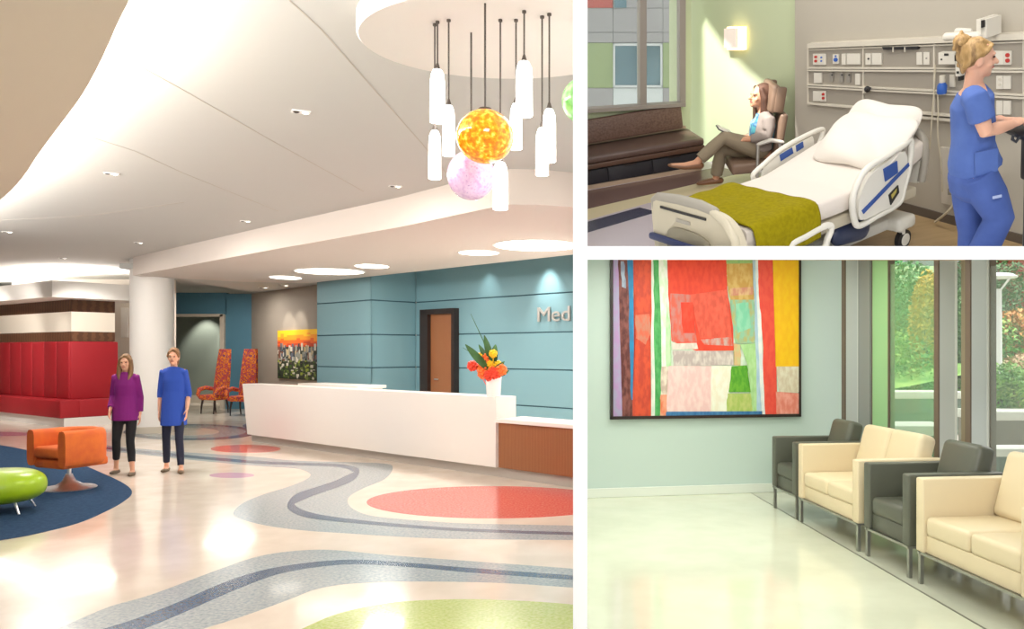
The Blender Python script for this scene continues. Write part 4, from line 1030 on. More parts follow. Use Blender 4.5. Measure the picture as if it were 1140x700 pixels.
b = MB(); hedP.rect(b, 1062.6, 61.5, 1065.5, 68, .12, .05); hedP.rect(b, 1066.2, 61, 1070.6, 67.5, .12, .05); hedP.rect(b, 1064.8, 72.5, 1067.2, 74.5, .105, .01); hedP.rect(b, 1064.8, 79.5, 1067.2, 82, .105, .01); hedP.rect(b, 1066.5, 85, 1069, 90, .1, .04); rel(b.build('knob', m_black), d2)
bt = thing('blue_bottle', 'small blue and white hanging bottle on the headwall left of the nurse', 'medical device', hedP.M(1048.5, 96, .06))
Mb3 = hedP.M(1048.5, 104, .09); sc_ = (hedP.at(1048.5, 88, .09)-hedP.at(1048.5, 104, .09)).length
b = MB(); b.lathe([(0, 0), (.033, 0), (.036, .01), (.036, sc_*.55), (.02, sc_*.8), (.018, sc_), (0, sc_)], 16, Mb3); rel(b.build('bottle', m_bdot), bt)
b = MB(); b.lathe([(.022, sc_*.75), (.022, sc_*1.25), (0, sc_*1.25)], 12, Mb3); rel(b.build('cap', m_rail), bt)
kb = thing('dark_clip', 'dark knob clipped on the headwall rail above the pillow', 'clip', hedP.M(963, 99, .06))
b = MB(); b.ball(hedP.at(965.5, 99.3, .07), .026); b.tube([hedP.at(965.5, 99.3, .07), hedP.at(968.5, 98.5, .1)], .012); rel(b.build('knob', m_black), kb)
b = MB(); hedP.rect(b, 960.5, 97, 963.5, 103.5, .08, .03); rel(b.build('bracket', m_rail), kb)
# arm mounted above the unit
am = thing('exam_lamp', 'white swivel arm and post above the services unit behind the nurse', 'lamp', hedP.M(1085, 38, .05))
b = MB(); hedP.rect(b, 1087, 21.5, 1092, 42, .20, .16); hedP.rect(b, 1093, 21.5, 1098.5, 42, .18, .14); rel(b.build('post', m_plate), am)
b = MB(); hedP.rect(b, 1092, 23, 1093.2, 31, .21, .1); rel(b.build('slot', m_black), am)
b = MB(); P0 = hedP.at(1054, 41, .22); P1 = hedP.at(1088, 40, .2); b.tube([P0, (P0*.5+P1*.5)+UP*.005, P1], [.03, .026, .03], 12, round_caps=True); P2 = hedP.at(1068, 35.5, .2); b.tube([hedP.at(1066, 34.5, .2), hedP.at(1080, 34.5, .2)], [.022, .018], 12, round_caps=True); b.tube([hedP.at(1075, 36, .2), hedP.at(1075, 41, .2)], .014, 8); rel(b.build('arm', m_plate), am)
# low services box with outlets and its cable
sb = thing('socket_box', 'white low wall box with sockets beside the nurse, power plug in it', 'socket box', hedP.M(1057, 195, .02))
b = MB(); hedP.poly(b, [(1046, 164), (1075, 168), (1075, 232), (1048, 226)], .03, .03); rel(b.build('plate', mat('box_plate', 'C9C1B4', rough=.5)), sb)
b = MB(); hedP.rect(b, 1055, 184, 1072, 191, .04, .01); rel(b.build('socket', m_rail), sb)
b = MB(); hedP.rect(b, 1056, 192.5, 1072, 199.5, .04, .01); rel(b.build('socket', mat('dull_red', '8E2A2E', rough=.5)), sb)
b = MB(); hedP.rect(b, 1055, 210, 1068, 217, .08, .05); rel(b.build('plug', m_pgrey), sb)
def cable(name, label, pts, r, m):
    b = MB(); P = spline(pts, 6, False); b.tube(P, r, 8); o = b.build(name, m); tag(o, label, 'cable'); return o
m_cab = mat('ivory_cable', 'C9BFA8', rough=.5)
cable('power_cable', 'ivory power cable drooping from the low socket box to the floor', [hedP.at(1064, 216, .06), hedP.at(1063.5, 222, .12), hedP.at(1058, 232, .15), hedP.at(1050, 240, .15), hedP.at(1041, 247, .1)], .010, m_cab)
cable('oxygen_tube', 'left one of two thin pale tubes hanging below the blue bottle', [hedP.at(1041, 72, .06), hedP.at(1040, 100, .07), hedP.at(1038, 125, .08), hedP.at(1036.5, 145, .09), hedP.at(1035, 166, .06)], .006, m_cab)
cable('oxygen_tube', 'right one of two thin pale tubes, running down past the low socket box', [hedP.at(1044, 104, .08), hedP.at(1044.5, 125, .08), hedP.at(1044, 150, .08), hedP.at(1048, 185, .07), hedP.at(1049, 213, .05)], .006, m_cab)
# ---------------- hospital bed
yaw = .7309; BS = .899
la = (TA*math.sin(yaw)+TB*math.cos(yaw)); wv = (TA*math.cos(yaw)-TB*math.sin(yaw))
BM = basis(TP(-.70, 5.20), wv, la, UP) @ Matrix.Diagonal((BS, BS, BS, 1))
def bpx(px, py, xw):            # picture point on the bed's long vertical plane at width xw -> (y, z)
    p = BM.inverted() @ hit(px, py, BM @ Vector((xw, 0, 0)), wv); return p
m_bedp = mat('bed_ivory_plastic', 'C9BFA8', rough=.4); m_bedg = mat('bed_grey_plastic', 'A39C90', rough=.4); m_bedw = mat('bed_white_plastic', 'DDD9CE', rough=.4); m_blue2 = mat('bed_blue', '2A4E96', rough=.4)
m_sheet = mat('white_sheet', 'DCD2C8', rough=.85, bump=.12, bscale=18); m_blanket = mat('olive_blanket', '93860A', rough=.95, col2='857806', scale=30, bump=.25, spec=.15)
bed = thing('hospital_bed', 'adjustable hospital bed with ivory plastic rails and white sheet, head raised', 'bed', BM)
def mz(y):                      # top of the mattress along its length
    if y < 1.15: return .74
    t = (y-1.15)/.95; return .74+.17*t+.03*t*t
def mattress(u_, v_):
    y = .08+u_*2.0; a = v_*2*PI; w_ = .455; zt = mz(y); zb_ = zt-.17
    e = .28
    cx_ = math.copysign(abs(math.cos(a))**e, math.cos(a)); sz = math.copysign(abs(math.sin(a))**e, math.sin(a))
    k = 1-.05*(max(0, abs(u_-.5)-.44)/.06)**2
    return Vector((w_*cx_*k, y, (zt+zb_)/2+.085*sz*k))
b = MB(); b.grid(mattress, 44, 40); b.add([mattress(0, j/40) for j in range(40)], [list(range(40))]); b.add([mattress(1, j/40) for j in range(40)], [list(range(40))[::-1]]); b.build('mattress', m_sheet, bed, ang=60)
b = MB(); b.box((0, 1.05, .50), (.86, 1.95, .09), bev=.02); b.build('deck', m_bedp, bed)
b = MB(); b.box((0, 1.2, .24), (.62, 1.7, .10), bev=.02); b.box((0, 1.95, .24), (.84, .24, .12), bev=.04, seg=3); b.box((0, .35, .24), (.84, .2, .12), bev=.04, seg=3); b.build('chassis', m_bedw, bed)
b = MB(); b.tube([(0, .6, .3), (0, .95, .48)], .05); b.tube([(0, 1.6, .3), (0, 1.3, .48)], .05); b.build('lift', m_black, bed)
b = MB(); b.tube([(.36, 1.15, .36), (.37, 1.4, .34)], [(.09, .05), (.09, .05)], 16, round_caps=True); b.build('drive_cover', mat('navy_cover', '27304E', rough=.4), bed)
for sx in (-1, 1):
    for y in (1.95,):
        R = Matrix.Translation((sx*.36, y+.02, .085)) @ Matrix.Rotation(PI/2, 4, 'Y')
        b = MB(); b.lathe([(0, -.02), (.05, -.024), (.085, -.02), (.085, .02), (.05, .024), (0, .02)], 24, R); o = b.build('wheel', m_black, bed)
        b = MB(); b.lathe([(0, .022), (.055, .03), (.05, .034), (0, .036)], 20, R); b.lathe([(0, -.036), (.05, -.034), (.055, -.03), (0, -.022)], 20, R); q = b.build('hub', m_bedw, o)
        b = MB(); b.tube([(sx*.36, y, .2), (sx*.36, y, .14)], .03); b.build('caster_fork', m_bedw, bed)
# footboard
def outline(pts, n=4): return spline([Vector((x, 0, z)) for x, z in pts], n)
FB = [(-.49, .30), (-.5, .5), (-.5, .80), (-.49, .88), (-.44, .90), (-.30, .90), (0, .915), (.22, .90), (.34, .87), (.43, .80), (.485, .68), (.5, .5), (.49, .30)]
b = MB(); poly = [Vector((x, .04, z)) for x, z in FB]; poly = [p for p in spline(poly, 4, False)]; b.prism(poly, (0, -.07, 0)); b.build('footboard', m_bedp, bed)
b = MB(); b.tube([(-.49, 0, .80), (-.485, 0, .875), (-.44, 0, .905), (-.2, 0, .925), (.05, 0, .925), (.2, 0, .905)], [.03, .034, .036, .04, .04, .036], 12, round_caps=True); b.build('foot_handle', m_bedg, bed)
b = MB(); b.tube([(.2, -.01, .90), (.34, -.03, .86), (.44, -.04, .76), (.47, -.04, .62), (.47, -.04, .4)], .032, 12, round_caps=True); b.build('foot_handle', m_bedp, bed)
b = MB(); b.box((-.12, -.034, .845), (.52, .012, .018)); b.build('foot_slot', m_black, bed)
b = MB(); b.box((-.12, -.034, .775), (.16, .01, .03), bev=.004); b.build('foot_badge', m_bedg, bed)
b = MB(); b.prism(spline([Vector((x, -.045, z)) for x, z in [(-.30, .30), (-.32, .6), (-.26, .70), (-.1, .72), (.1, .70), (.18, .62), (.16, .30)]], 4, False), (0, .02, 0)); b.build('foot_recess', mat('recess_taupe', '8C8470', rough=.5), bed)
b = MB(); b.box((-.08, -.05, .59), (.88, .05, .055), bev=.02, seg=3); b.build('bumper', mat('bumper_navy', '27325E', rough=.4), bed)
for o in bed.children:
    if o.name.split('.')[0] in ('footboard', 'foot_handle', 'foot_slot', 'foot_badge', 'foot_recess', 'bumper'): o.data.transform(Matrix.Translation((0, 0, -.06)))
# headboard arch
b = MB(); P = [(-.44, 2.06, .58), (-.45, 2.07, .8), (-.40, 2.08, .94), (-.25, 2.09, 1.0), (0, 2.09, 1.02), (.25, 2.09, 1.0), (.40, 2.08, .94), (.45, 2.07, .8), (.44, 2.06, .58)]
b.tube(spline(P, 5, False), .032, 12); b.build('headboard_frame', m_bedg, bed)
b = MB(); b.prism([Vector(p)+Vector((0, .015, 0)) for p in spline([(-.41, 2.06, .56), (-.42, 2.07, .82), (-.25, 2.08, .97), (.25, 2.08, .97), (.42, 2.07, .82), (.41, 2.06, .56)], 4, False)], (0, -.03, 0)); b.build('headboard', m_bedw, bed)
# side rails: shapes measured on the rail plane
def railpart(name, pts, xw, th, m, hole=None, sm=3):
    P = [bpx(x, y, xw) for x, y in pts]; P = [Vector((xw, p.y, p.z)) for p in P]
    if sm: P = spline(P, sm)
    b = MB(); b.prism(P, (th, 0, 0)); return b.build(name, m, bed, ang=40)
xw = .50
def ringtube(name, pts, xw, r, m, closed=True):
    P = [bpx(x, y, xw) for x, y in pts]; P = spline([Vector((xw, p.y, p.z)) for p in P], 5, closed)
    b = MB(); b.tube(P, r, 10, closed=closed); return b.build(name, m, bed, ang=60)
rail = [(1014, 157), (1005, 162), (985, 175), (966, 187), (955, 203), (949, 224), (951, 245), (957, 251), (975, 241), (1000, 226), (1006, 208), (1012, 185)]
ringtube('side_rail', rail, xw+.01, .026, m_bedw)
railpart('side_rail_panel', [(1004, 168), (985, 179), (969, 191), (959, 205), (953, 224), (955, 244), (975, 236), (998, 223), (1004, 205), (1007, 190)], xw, .03, m_bedw)
railpart('rail_stripe', [(959, 234.5), (1011, 181), (1012, 184.5), (961, 238)], xw+.031, .006, m_blue2, sm=0)
railpart('rail_keypad', [(983, 188), (998, 179), (999, 192), (985, 202)], xw+.031, .008, m_blue2, sm=0)
railpart('rail_latch', [(989, 217), (999, 206), (1000, 214), (996, 220), (991, 228)], xw+.031, .01, m_black, sm=0)
railpart('latch_label', [(992, 217), (998, 210), (997.5, 214), (993, 221)], xw+.042, .004, mat('latch_yellow', 'B0A050', rough=.5), sm=0)
ringtube('foot_rail', [(880, 274), (897, 263), (915, 253), (924, 251), (925, 256), (921, 266), (918, 275), (905, 284), (890, 290)], xw+.01, .026, m_bedw)
xl = -.50
ringtube('side_rail', [(838, 196), (850, 183), (870, 166), (895, 152), (914, 144), (916, 148), (912, 160), (905, 172), (880, 190), (850, 205)], xl-.01, .022, m_bedw)
railpart('side_rail_panel', [(852, 186), (872, 169), (897, 155), (905, 152), (904, 168), (880, 186), (852, 202)], xl-.0, -.02, m_bedw)
railpart('rail_keypad', [(868, 172.5), (882, 164), (883.5, 170.5), (869.5, 179.5)], xl+.004, -.01, m_blue2, sm=0)
railpart('rail_keypad', [(886, 162), (894, 157.5), (895, 164), (887, 169)], xl+.004, -.01, m_blue2, sm=0)
# blanket
def blanket(u_, v_):
    y = .10+u_*.66; s = (v_-.5)*2
    w_ = .475; zt = mz(y)+.018
    a = abs(s)
    if a < .66: x = s/.66*w_; z = zt
    else:
        t = (a-.66)/.34; x = math.copysign(w_+.03*math.sin(min(1, t*2)*PI/2), s); z = zt-.02-.25*t
    if a > .58 and a <= .66: z -= .012*(a-.58)/.08
    z += .005*math.sin(y*23+s*3)+.003*math.sin(s*19+y*7)
    return Vector((x, y, z))
bk = thing('blanket', 'olive green blanket folded across the foot of the hospital bed', 'blanket', BM)
b = MB(); b.grid(blanket, 26, 60); o = b.build('cloth', m_blanket, bk, ang=180); sm_ = o.modifiers.new('thickness', 'SOLIDIFY'); sm_.thickness = .012; sm_.offset = 1
# pillows
def pillow(label, c, rx, ry, rz, R):
    t = thing('pillow', label, 'pillow', BM @ Matrix.Translation(c) @ R, 'white pillows')
    def fn(u_, v_):
        th = (u_-.5)*PI; ph = v_*2*PI
        r = abs(math.cos(th))**.55; e = .36+.64*(1-r)**.6; cx_ = math.copysign(abs(math.cos(ph))**e, math.cos(ph)); sy = math.copysign(abs(math.sin(ph))**e, math.sin(ph)); z = math.copysign(abs(math.sin(th))**1.15, math.sin(th))
        corner = 1+.10*abs(cx_*sy)*r
        return Vector((rx*cx_*r*corner, ry*sy*r*corner, rz*z*(1-.5*(abs(cx_)*r)**4*.6)+.012*math.sin((cx_*5+sy*4)*r)))
    b = MB(); b.grid(fn, 24, 48); b.build('cover', m_pillow, t, ang=180)
m_pillow = mat('white_pillowcase', 'E2DAD0', rough=.85, bump=.12, bscale=16)
tilt = Matrix.Rotation(.62, 4, 'X')
pillow('plump white pillow lying in front on the raised head of the bed', (.15, 1.68, .97), .37, .25, .09, tilt @ Matrix.Rotation(0, 4, 'Z'))
pillow('white pillow standing behind the front one, its corner showing at right', (.08, 1.92, .97), .34, .25, .09, Matrix.Rotation(.95, 4, 'X') @ Matrix.Rotation(-.05, 4, 'Z'))
# ---------------- patient's chair (drawn out in 06), lights
S_ = CAM+Vector((.32, 6.2, 3.75)); sunpoly = [(783, 20), (795, 37), (806, 52), (832, 80), (872, 110), (896, 150), (905, 215), (770, 215), (783, 168)]
spot('ward_sun', S_, grnP.at(836, 110), 950, 44, .05, .012, (1, .985, .95))
wax = (grnP.at(836, 110)-S_).normalized(); wpl = S_+wax*.55
holes = [hitp for hitp in (S_+(grnP.at(x, y)-S_)*(.55/((grnP.at(x, y)-S_).dot(wax))) for x, y in sunpoly)]
ex = wax.cross(UP).normalized(); ey = ex.cross(wax).normalized(); cen = sum(holes, Vector())/len(holes)
outer = [cen+(h_-cen).normalized()*.42 for h_ in holes]
b = MB(); n_ = len(holes)
for i in range(n_):
    q = [holes[i], holes[(i+1) % n_], outer[(i+1) % n_], outer[i]]; b.prism(q, -wax*.02)
struct(b.build('sun_cutout', m_alu, weld=False))  # added plate out of view; its cut-out shapes the spot into the sun patch
for a, bb_, c, pw_ in ((.6, 5.2, 3.0, 30), (-.4, 7.0, 3.0, 24)):
    p = TP(a, bb_, c); area_light('ward_ceiling_light', p, p-UP, .9, .9, pw_, (1, .95, .87))

# ================================================================== PEOPLE
m_skin = mat('skin', 'DDA98C', rough=.55, sss=.15); m_skin2 = mat('skin_fair', 'E3AE92', rough=.55, sss=.15)
m_lip = mat('lips', 'B8605A', rough=.45); m_eyew = mat('eye_dark', '3A2E2A', rough=.2)
def V3(*a): return Vector(a)
def orth(f, up):
    f = Vector(f).normalized(); lat = f.cross(Vector(up)).normalized(); u_ = lat.cross(f).normalized(); return lat, f, u_
def head(b, c, f, up, s=1.0):
    lat, f, u_ = orth(f, up); R = Matrix((lat, f, u_)).transposed()
    P = lambda l, ff, uu: c+(lat*l+f*ff+u_*uu)*s
    b.ball(P(0, -.012, .018), (.075*s, .093*s, .098*s), n=20, R=R)
    b.ball(P(0, .022, -.05), (.056*s, .062*s, .062*s), n=16, R=R)          # jaw
    b.ball(P(0, .058, -.088), (.026*s, .022*s, .022*s), n=10, R=R)          # chin
    b.tube([P(0, .078, .014), P(0, .094, -.012), P(0, .106, -.03)], [.008*s, .011*s, .014*s], 8, round_caps=True)
    for k in (-1, 1):
        b.ball(P(.013*k, .088, -.032), .009*s, n=8)
        b.ball(P(.075*k, -.012, -.012), (.011*s, .022*s, .032*s), n=10, R=R)
        b.ball(P(.042*k, .055, -.03), (.022*s, .02*s, .02*s), n=8, R=R)       # cheeks
        b.tube([P(.014*k, .084, .022), P(.045*k, .074, .024)], .009*s, 6, round_caps=True)     # brow ridge
    return P, R
def face_parts(root, P, R, s=1.0):
    for k in (-1, 1):
        b = MB(); b.ball(P(.031*k, .077, .004), (.012*s, .008*s, .006*s), n=10, R=R); b.build('eye', m_eyew, root, ang=180)
    b = MB(); b.tube([P(-.024, .078, -.058), P(0, .088, -.056), P(.024, .078, -.058)], [.003*s, .007*s, .003*s], 8, round_caps=True); b.build('lips', m_lip, root, ang=180)
def hand(b, w, d, n, side, s=1.0, curl=.5, spread=.012):
    """palm from the wrist w along d; n = back of the hand; side = towards the thumb"""
    d = Vector(d).normalized(); n = Vector(n); n = (n-d*n.dot(d)).normalized(); sd = Vector(side); sd = (sd-d*sd.dot(d)-n*sd.dot(n)).normalized()
    b.tube([w-d*.02*s, w+d*.03*s, w+d*.085*s], [(.026*s, .02*s), (.038*s, .016*s), (.04*s, .014*s)], 12, side=sd, round_caps=True)
    for k, L in enumerate((.068, .078, .073, .056)):
        o = w+d*.088*s+sd*(.03-.02*k)*s
        dir_ = (d+sd*(.10-.07*k)).normalized(); pts = [o]; a = 0
        for j, f_ in enumerate((.45, .32, .23)):
            a += curl*(.5 if j == 0 else .8)
            pts.append(pts[-1]+(dir_*math.cos(a)-n*math.sin(a))*L*f_*s)
        b.tube([o-d*.02*s]+pts, [.0088*s, .0088*s, .008*s, .0075*s, .0065*s], 8, round_caps=True)
    o = w+d*.02*s+sd*.028*s; t1 = o+(d*.6+sd*.7-n*.25).normalized()*.038*s; t2 = t1+(d*.85+sd*.3-n*.4).normalized()*.03*s; t3 = t2+(d*.9-n*.5).normalized()*.024*s
    b.tube([o-sd*.01*s, t1, t2, t3], [.013*s, .0115*s, .0095*s, .008*s], 8, round_caps=True)
def limb(b, pts, rad, n=14, side=None): b.tube(pts, rad, n, side=side, round_caps=True)
def foot(b, an, toe, s=1.0, h=.03):
    an = Vector(an); toe = Vector(toe); d = toe-an; d.z = 0; d.normalize()
    heel = Vector((an.x, an.y, toe.z+h))-d*.045*s
    b.tube([an, Vector((an.x, an.y, toe.z+h*1.6)), ], [.036*s, .038*s], 10, round_caps=True)
    b.tube([heel, Vector((an.x, an.y, toe.z+h))+d*.05*s, toe+Vector((0, 0, h*.7))-d*.02], [(.034*s, .03*s), (.042*s, .03*s), (.034*s, .018*s)], 12, side=d.cross(Vector((0, 0, 1))), round_caps=True)
def skinned(b, name, m, root, vox, it=5): return link(name, fuse(b, vox, it, name), m, root, 180)

# ---------------------------------------------------------------- two women walking through the lobby
def walker(name, label, M, top_col, leg_col, hair_col, H, legs, arms, long_hair, hem, trouser_len, slv, skin):
    s = H/1.65; t = thing(name, label, 'person', M, None)
    Z = lambda z: z*s
    fwd = V3(0, -1, 0); lat = V3(1, 0, 0)
    hipz, shz = Z(.88), Z(1.33)
    b = MB()
    b.tube([(0, 0, Z(.80)), (0, 0, Z(.90)), (0, 0, Z(1.05)), (0, -.01, Z(1.22)), (0, 0, Z(1.33)), (0, .01, Z(1.40))], [(.11, .07), (.14, .09), (.12, .08), (.135, .09), (.13, .07), (.05, .05)], 18, side=lat, round_caps=True)
    b.tube([(0, .01, Z(1.35)), (0, .0, Z(1.46))], .047, 12)
    hc = V3(0, -.015, Z(1.535)); P, R = head(b, hc, fwd, (0, 0, 1), s)
    J = {}
    for k, (kn, an, toe) in zip((-1, 1), legs):
        hip = V3(.085*k, 0, Z(.86)); kn, an, toe = V3(*kn)*s, V3(*an)*s, V3(*toe)*s
        limb(b, [hip, (hip+kn)/2, kn, (kn*.6+an*.4)+V3(0, .012, 0), an], [.07, .062, .046, .045, .031]); foot(b, an, toe, s)
        J[k] = (hip, kn, an, toe)
    A = {}
    for k, (el, wr) in zip((-1, 1), arms):
        sh = V3(.145*k*s, 0, Z(1.325)); el, wr = V3(*el)*s, V3(*wr)*s
        limb(b, [sh, (sh+el)/2, el, (el+wr)/2, wr], [.05, .043, .036, .034, .024])
        d = (wr-el).normalized(); hand(b, wr, d+V3(0, 0, -.4), V3(k, .1, 0), V3(0, -1, 0), s, .35); A[k] = (sh, el, wr)
    skinned(b, 'body', skin, t, .0075, 4)
    face_parts(t, P, R, s)
    # top
    b = MB()
    b.tube([(0, 0, Z(hem)), (0, 0, Z(hem+.08)), (0, 0, Z(.98)), (0, -.01, Z(1.08)), (0, -.012, Z(1.22)), (0, 0, Z(1.335)), (0, .012, Z(1.395))], [(.185, .185), (.182, .175), (.165, .135), (.145, .108), (.152, .115), (.142, .09), (.085, .07)], 22, side=lat)
    for k in (-1, 1):
        sh, el, wr = A[k]; e2 = el.lerp(wr, slv)
        b.tube([sh-V3(.075*k, 0, -.02), sh+V3(.0, 0, .004), (sh+el)/2, el, e2], [.05, .06, .055, .05, .046], 14, round_caps=False)
    skinned(b, 'tunic', top_col, t, .009, 5)
    b = MB()
    b.tube([(0, 0, Z(.77)), (0, 0, Z(.90)), (0, 0, Z(1.0))], [(.135, .10), (.16, .11), (.13, .095)], 18, side=lat); b.ball((0, 0, Z(.79)), (.12, .09, .10))
    for k in (-1, 1):
        hip, kn, an, toe = J[k]; e2 = kn.lerp(an, trouser_len)
        b.tube([hip, (hip+kn)/2, kn, kn.lerp(an, .45)+V3(0, .012, 0), e2], [.084, .074, .058, .056, .048], 14)
    skinned(b, 'leggings', leg_col, t, .009, 4)
    for k in (-1, 1):
        hip, kn, an, toe = J[k]; d = toe-an; d.z = 0; d.normalize(); b = MB()
        h0 = V3(an.x, an.y, toe.z+.022)-d*.045; b.tube([h0, h0+d*.09, V3(toe.x, toe.y, toe.z+.02)], [(.04, .03), (.047, .03), (.038, .02)], 14, side=d.cross(V3(0, 0, 1)), round_caps=True); b.build('shoe', m_shoe, t, ang=180)
    # hair
    b = MB(); lat2, f2, u2 = orth(fwd, (0, 0, 1))
    b.ball(P(0, -.028, .035), (.086*s, .094*s, .096*s), n=20, R=R)
    b.tube([P(-.03, .05, .088), P(.055, .042, .06), P(.076, .02, .01)], [.02, .022, .02], 8, round_caps=True); b.tube([P(.0, .052, .09), P(-.06, .042, .06), P(-.078, .02, .01)], [.02, .022, .02], 8, round_caps=True)
    if long_hair:
        for k in (-1, 1): b.tube([P(.07*k, .0, .03), P(.084*k, .005, -.07), P(.082*k, .03, -.16), P(.06*k, .07, -.24)], [.035, .036, .036, .018], 10, round_caps=True)
        b.tube([P(0, -.07, .0), P(0, -.085, -.12), P(0, -.07, -.22)], [(.075, .04), (.09, .04), (.06, .03)], 12, side=lat2, round_caps=True)
    else:
        b.tube([P(0, -.08, .0), P(0, -.085, -.07)], [(.07, .04), (.06, .03)], 12, side=lat2, round_caps=True)
        b.tube([P(0, -.1, .03), P(0, -.13, .0), P(0, -.12, -.08)], [.03, .03, .012], 10, round_caps=True)
    skinned(b, 'hair', hair_col, t, .009, 4)
    return t
m_shoe = mat('taupe_shoe', '6E5E4A', rough=.5); m_blk = mat('black_leggings', '17181C', rough=.8); m_nvy = mat('dark_navy_leggings', '20243A', rough=.8)
m_purple = mat('purple_knit', '7A1272', rough=.85, bump=.2, scale=60); m_cobalt = mat('cobalt_knit', '2B50B4', rough=.85, bump=.2, scale=60)
m_brownh = mat('brown_hair', '6A4A30', rough=.6, col2='8A6A44', scale=30, stretch=(1, 1, .2)); m_blondh = mat('dark_blond_hair', '9A7048', rough=.6, col2='7A5434', scale=30, stretch=(1, 1, .2))
p = onz(140, 527, 0)
walker('person', 'woman in a purple top and black cropped leggings walking beside the white column', tr(p.x, p.y, 0, math.radians(12)) @ Matrix.Diagonal((.88, .88, 1, 1)), m_purple, m_blk, m_brownh, 1.56,
       [((-.12, -.05, .47), (-.17, .10, .09), (-.18, -.05, 0)), ((.10, -.12, .46), (.15, -.18, .07), (.17, -.34, 0))],
       [((-.20, .06, 1.06), (-.185, -.12, .89)), ((.19, .06, 1.05), (.195, .03, .82))], True, .74, .72, .85, m_skin)
p = onz(193.5, 524.5, 0)
walker('person', 'woman in a long cobalt blue tunic walking in front of the corridor opening', tr(p.x, p.y, 0, math.radians(14)) @ Matrix.Diagonal((.88, .88, 1, 1)), m_cobalt, m_nvy, m_blondh, 1.64,
       [((-.10, -.03, .47), (-.12, .08, .08), (-.13, -.08, 0)), ((.10, -.12, .46), (.14, -.18, .06), (.17, -.33, 0))],
       [((-.195, .05, 1.04), (-.20, .0, .82)), ((.195, .05, 1.04), (.20, -.08, .83))], False, .62, .9, .25, m_skin2)

# ---------------------------------------------------------------- nurse at the right edge of the patient room
ux = upfor(1092); base = tfl(1088, 342)
nx = (Vector((1, 0, 0))-ux*ux.x); nx = (nx-Vector((0, 0, 0))).normalized(); ny = ux.cross(nx).normalized()
NM = basis(base, nx, ny, ux); NI = NM.inverted()
def nq(px, py, dy=0.0):
    return NI @ hit(px, py, base+ny*dy, ny)
nurse = thing('person', 'nurse in blue scrubs with blond hair in a bun standing in profile at the headwall', 'person', NM)
hc = nq(1089, 65, 0); fwd = V3(1, -.12, -.10)
ps = nq(1086, 104); s = 1.0
b = MB()
pel = nq(1082, 190); wai = nq(1081, 158); che = nq(1082, 125); nb = nq(1083, 100)
b.tube([pel+V3(0, 0, -.08), pel, wai, che, ps, nb+V3(0, 0, .03)], [(.10, .08), (.12, .09), (.11, .09), (.13, .105), (.14, .08), (.05, .05)], 18, side=(0, 1, 0), round_caps=True)
b.tube([nq(1082, 105), nq(1083.5, 93), nq(1086, 78)], [.056, .05, .05], 14)
P, R = head(b, hc, fwd, (0.05, .05, 1), .96)
# near (right) arm
shr, elr, wrr = nq(1086, 110, -.17), nq(1097.5, 146, -.20), nq(1126, 138.5, -.12)
limb(b, [shr, (shr+elr)/2, elr, (elr+wrr)/2, wrr], [.056, .048, .042, .038, .027])
hand(b, wrr, nq(1142, 131, -.04)-wrr, V3(0, -.3, 1), V3(0, 1, .2), 1.0, .35)
shl, ell, wrl = nq(1085, 110, .17), nq(1096, 142, .19), nq(1113, 133, .06)
limb(b, [shl, (shl+ell)/2, ell, (ell+wrl)/2, wrl], [.056, .048, .042, .038, .027])
hand(b, wrl, nq(1132, 133, .0)-wrl, V3(0, .3, 1), V3(0, -1, .2), 1.0, .45)
hr, kr, ar = nq(1087, 193, -.09), nq(1111, 243, -.11), nq(1080, 312, -.12)
hl, kl, al = nq(1078, 193, .09), nq(1082, 258, .10), nq(1078, 328, .10)
limb(b, [hr, (hr+kr)/2, kr, kr.lerp(ar, .4), ar], [.07, .066, .056, .053, .038]); foot(b, ar, V3(ar.x+.13, ar.y, max(0, ar.z-.06)))
limb(b, [hl, (hl+kl)/2, kl, kl.lerp(al, .4), al], [.07, .066, .056, .053, .038]); foot(b, al, V3(al.x+.15, al.y, max(0, al.z-.07)))
skinned(b, 'body', m_skin2, nurse, .0065, 4)
face_parts(nurse, P, R, .96)
m_scrub = mat('blue_scrubs', '5570B4', rough=.85, bump=.35, scale=6, bscale=14, col2='4C66AA')
b = MB()
b.tube([nq(1086, 186), nq(1084, 178), wai+V3(.01, 0, 0), nq(1083, 135), che+V3(0, 0, .03), ps, nq(1083, 99)], [(.175, .148), (.17, .14), (.15, .112), (.15, .115), (.155, .11), (.148, .086), (.07, .064)], 24, side=(0, 1, 0))
for sh, el in ((shr, elr), (shl, ell)):
    e2 = sh.lerp(el, .66); o = V3(0, .05 if sh.y < 0 else -.05, .005)
    b.tube([sh+o, sh, sh.lerp(el, .35), e2], [.068, .07, .07, .072], 16)
skinned(b, 'scrub_top', m_scrub, nurse, .009, 5)
b = MB()
b.tube([nq(1083, 212), nq(1083, 195), nq(1082, 175)], [(.16, .125), (.17, .136), (.14, .11)], 20, side=(0, 1, 0))
b.tube([hr, (hr+kr)/2+V3(.01, 0, 0), kr+V3(.005, 0, 0), kr.lerp(ar, .35), ar+V3(0, 0, .04)], [.108, .104, .088, .085, .082], 18)
b.tube([hl, (hl+kl)/2, kl, kl.lerp(al, .4), al+V3(0, 0, .04)], [.108, .1, .082, .08, .078], 18)
b.ball(nq(1084, 205), (.125, .165, .11)); skinned(b, 'scrub_trousers', mat('blue_scrub_trousers', '4A62A6', rough=.85, bump=.35, scale=6, bscale=12, col2='41589A'), nurse, .009, 5)
b = MB(); q = nq(1098, 180, -.165); b.box(q, (.13, .02, .14), Matrix(), bev=.008); b.build('pocket', m_scrub, nurse)
b = MB(); q = nq(1110, 219, -.235); b.box(q, (.05, .006, .016)); b.build('cloth_tag', mat('tag_pale', 'A8B4D8', rough=.7), nurse)
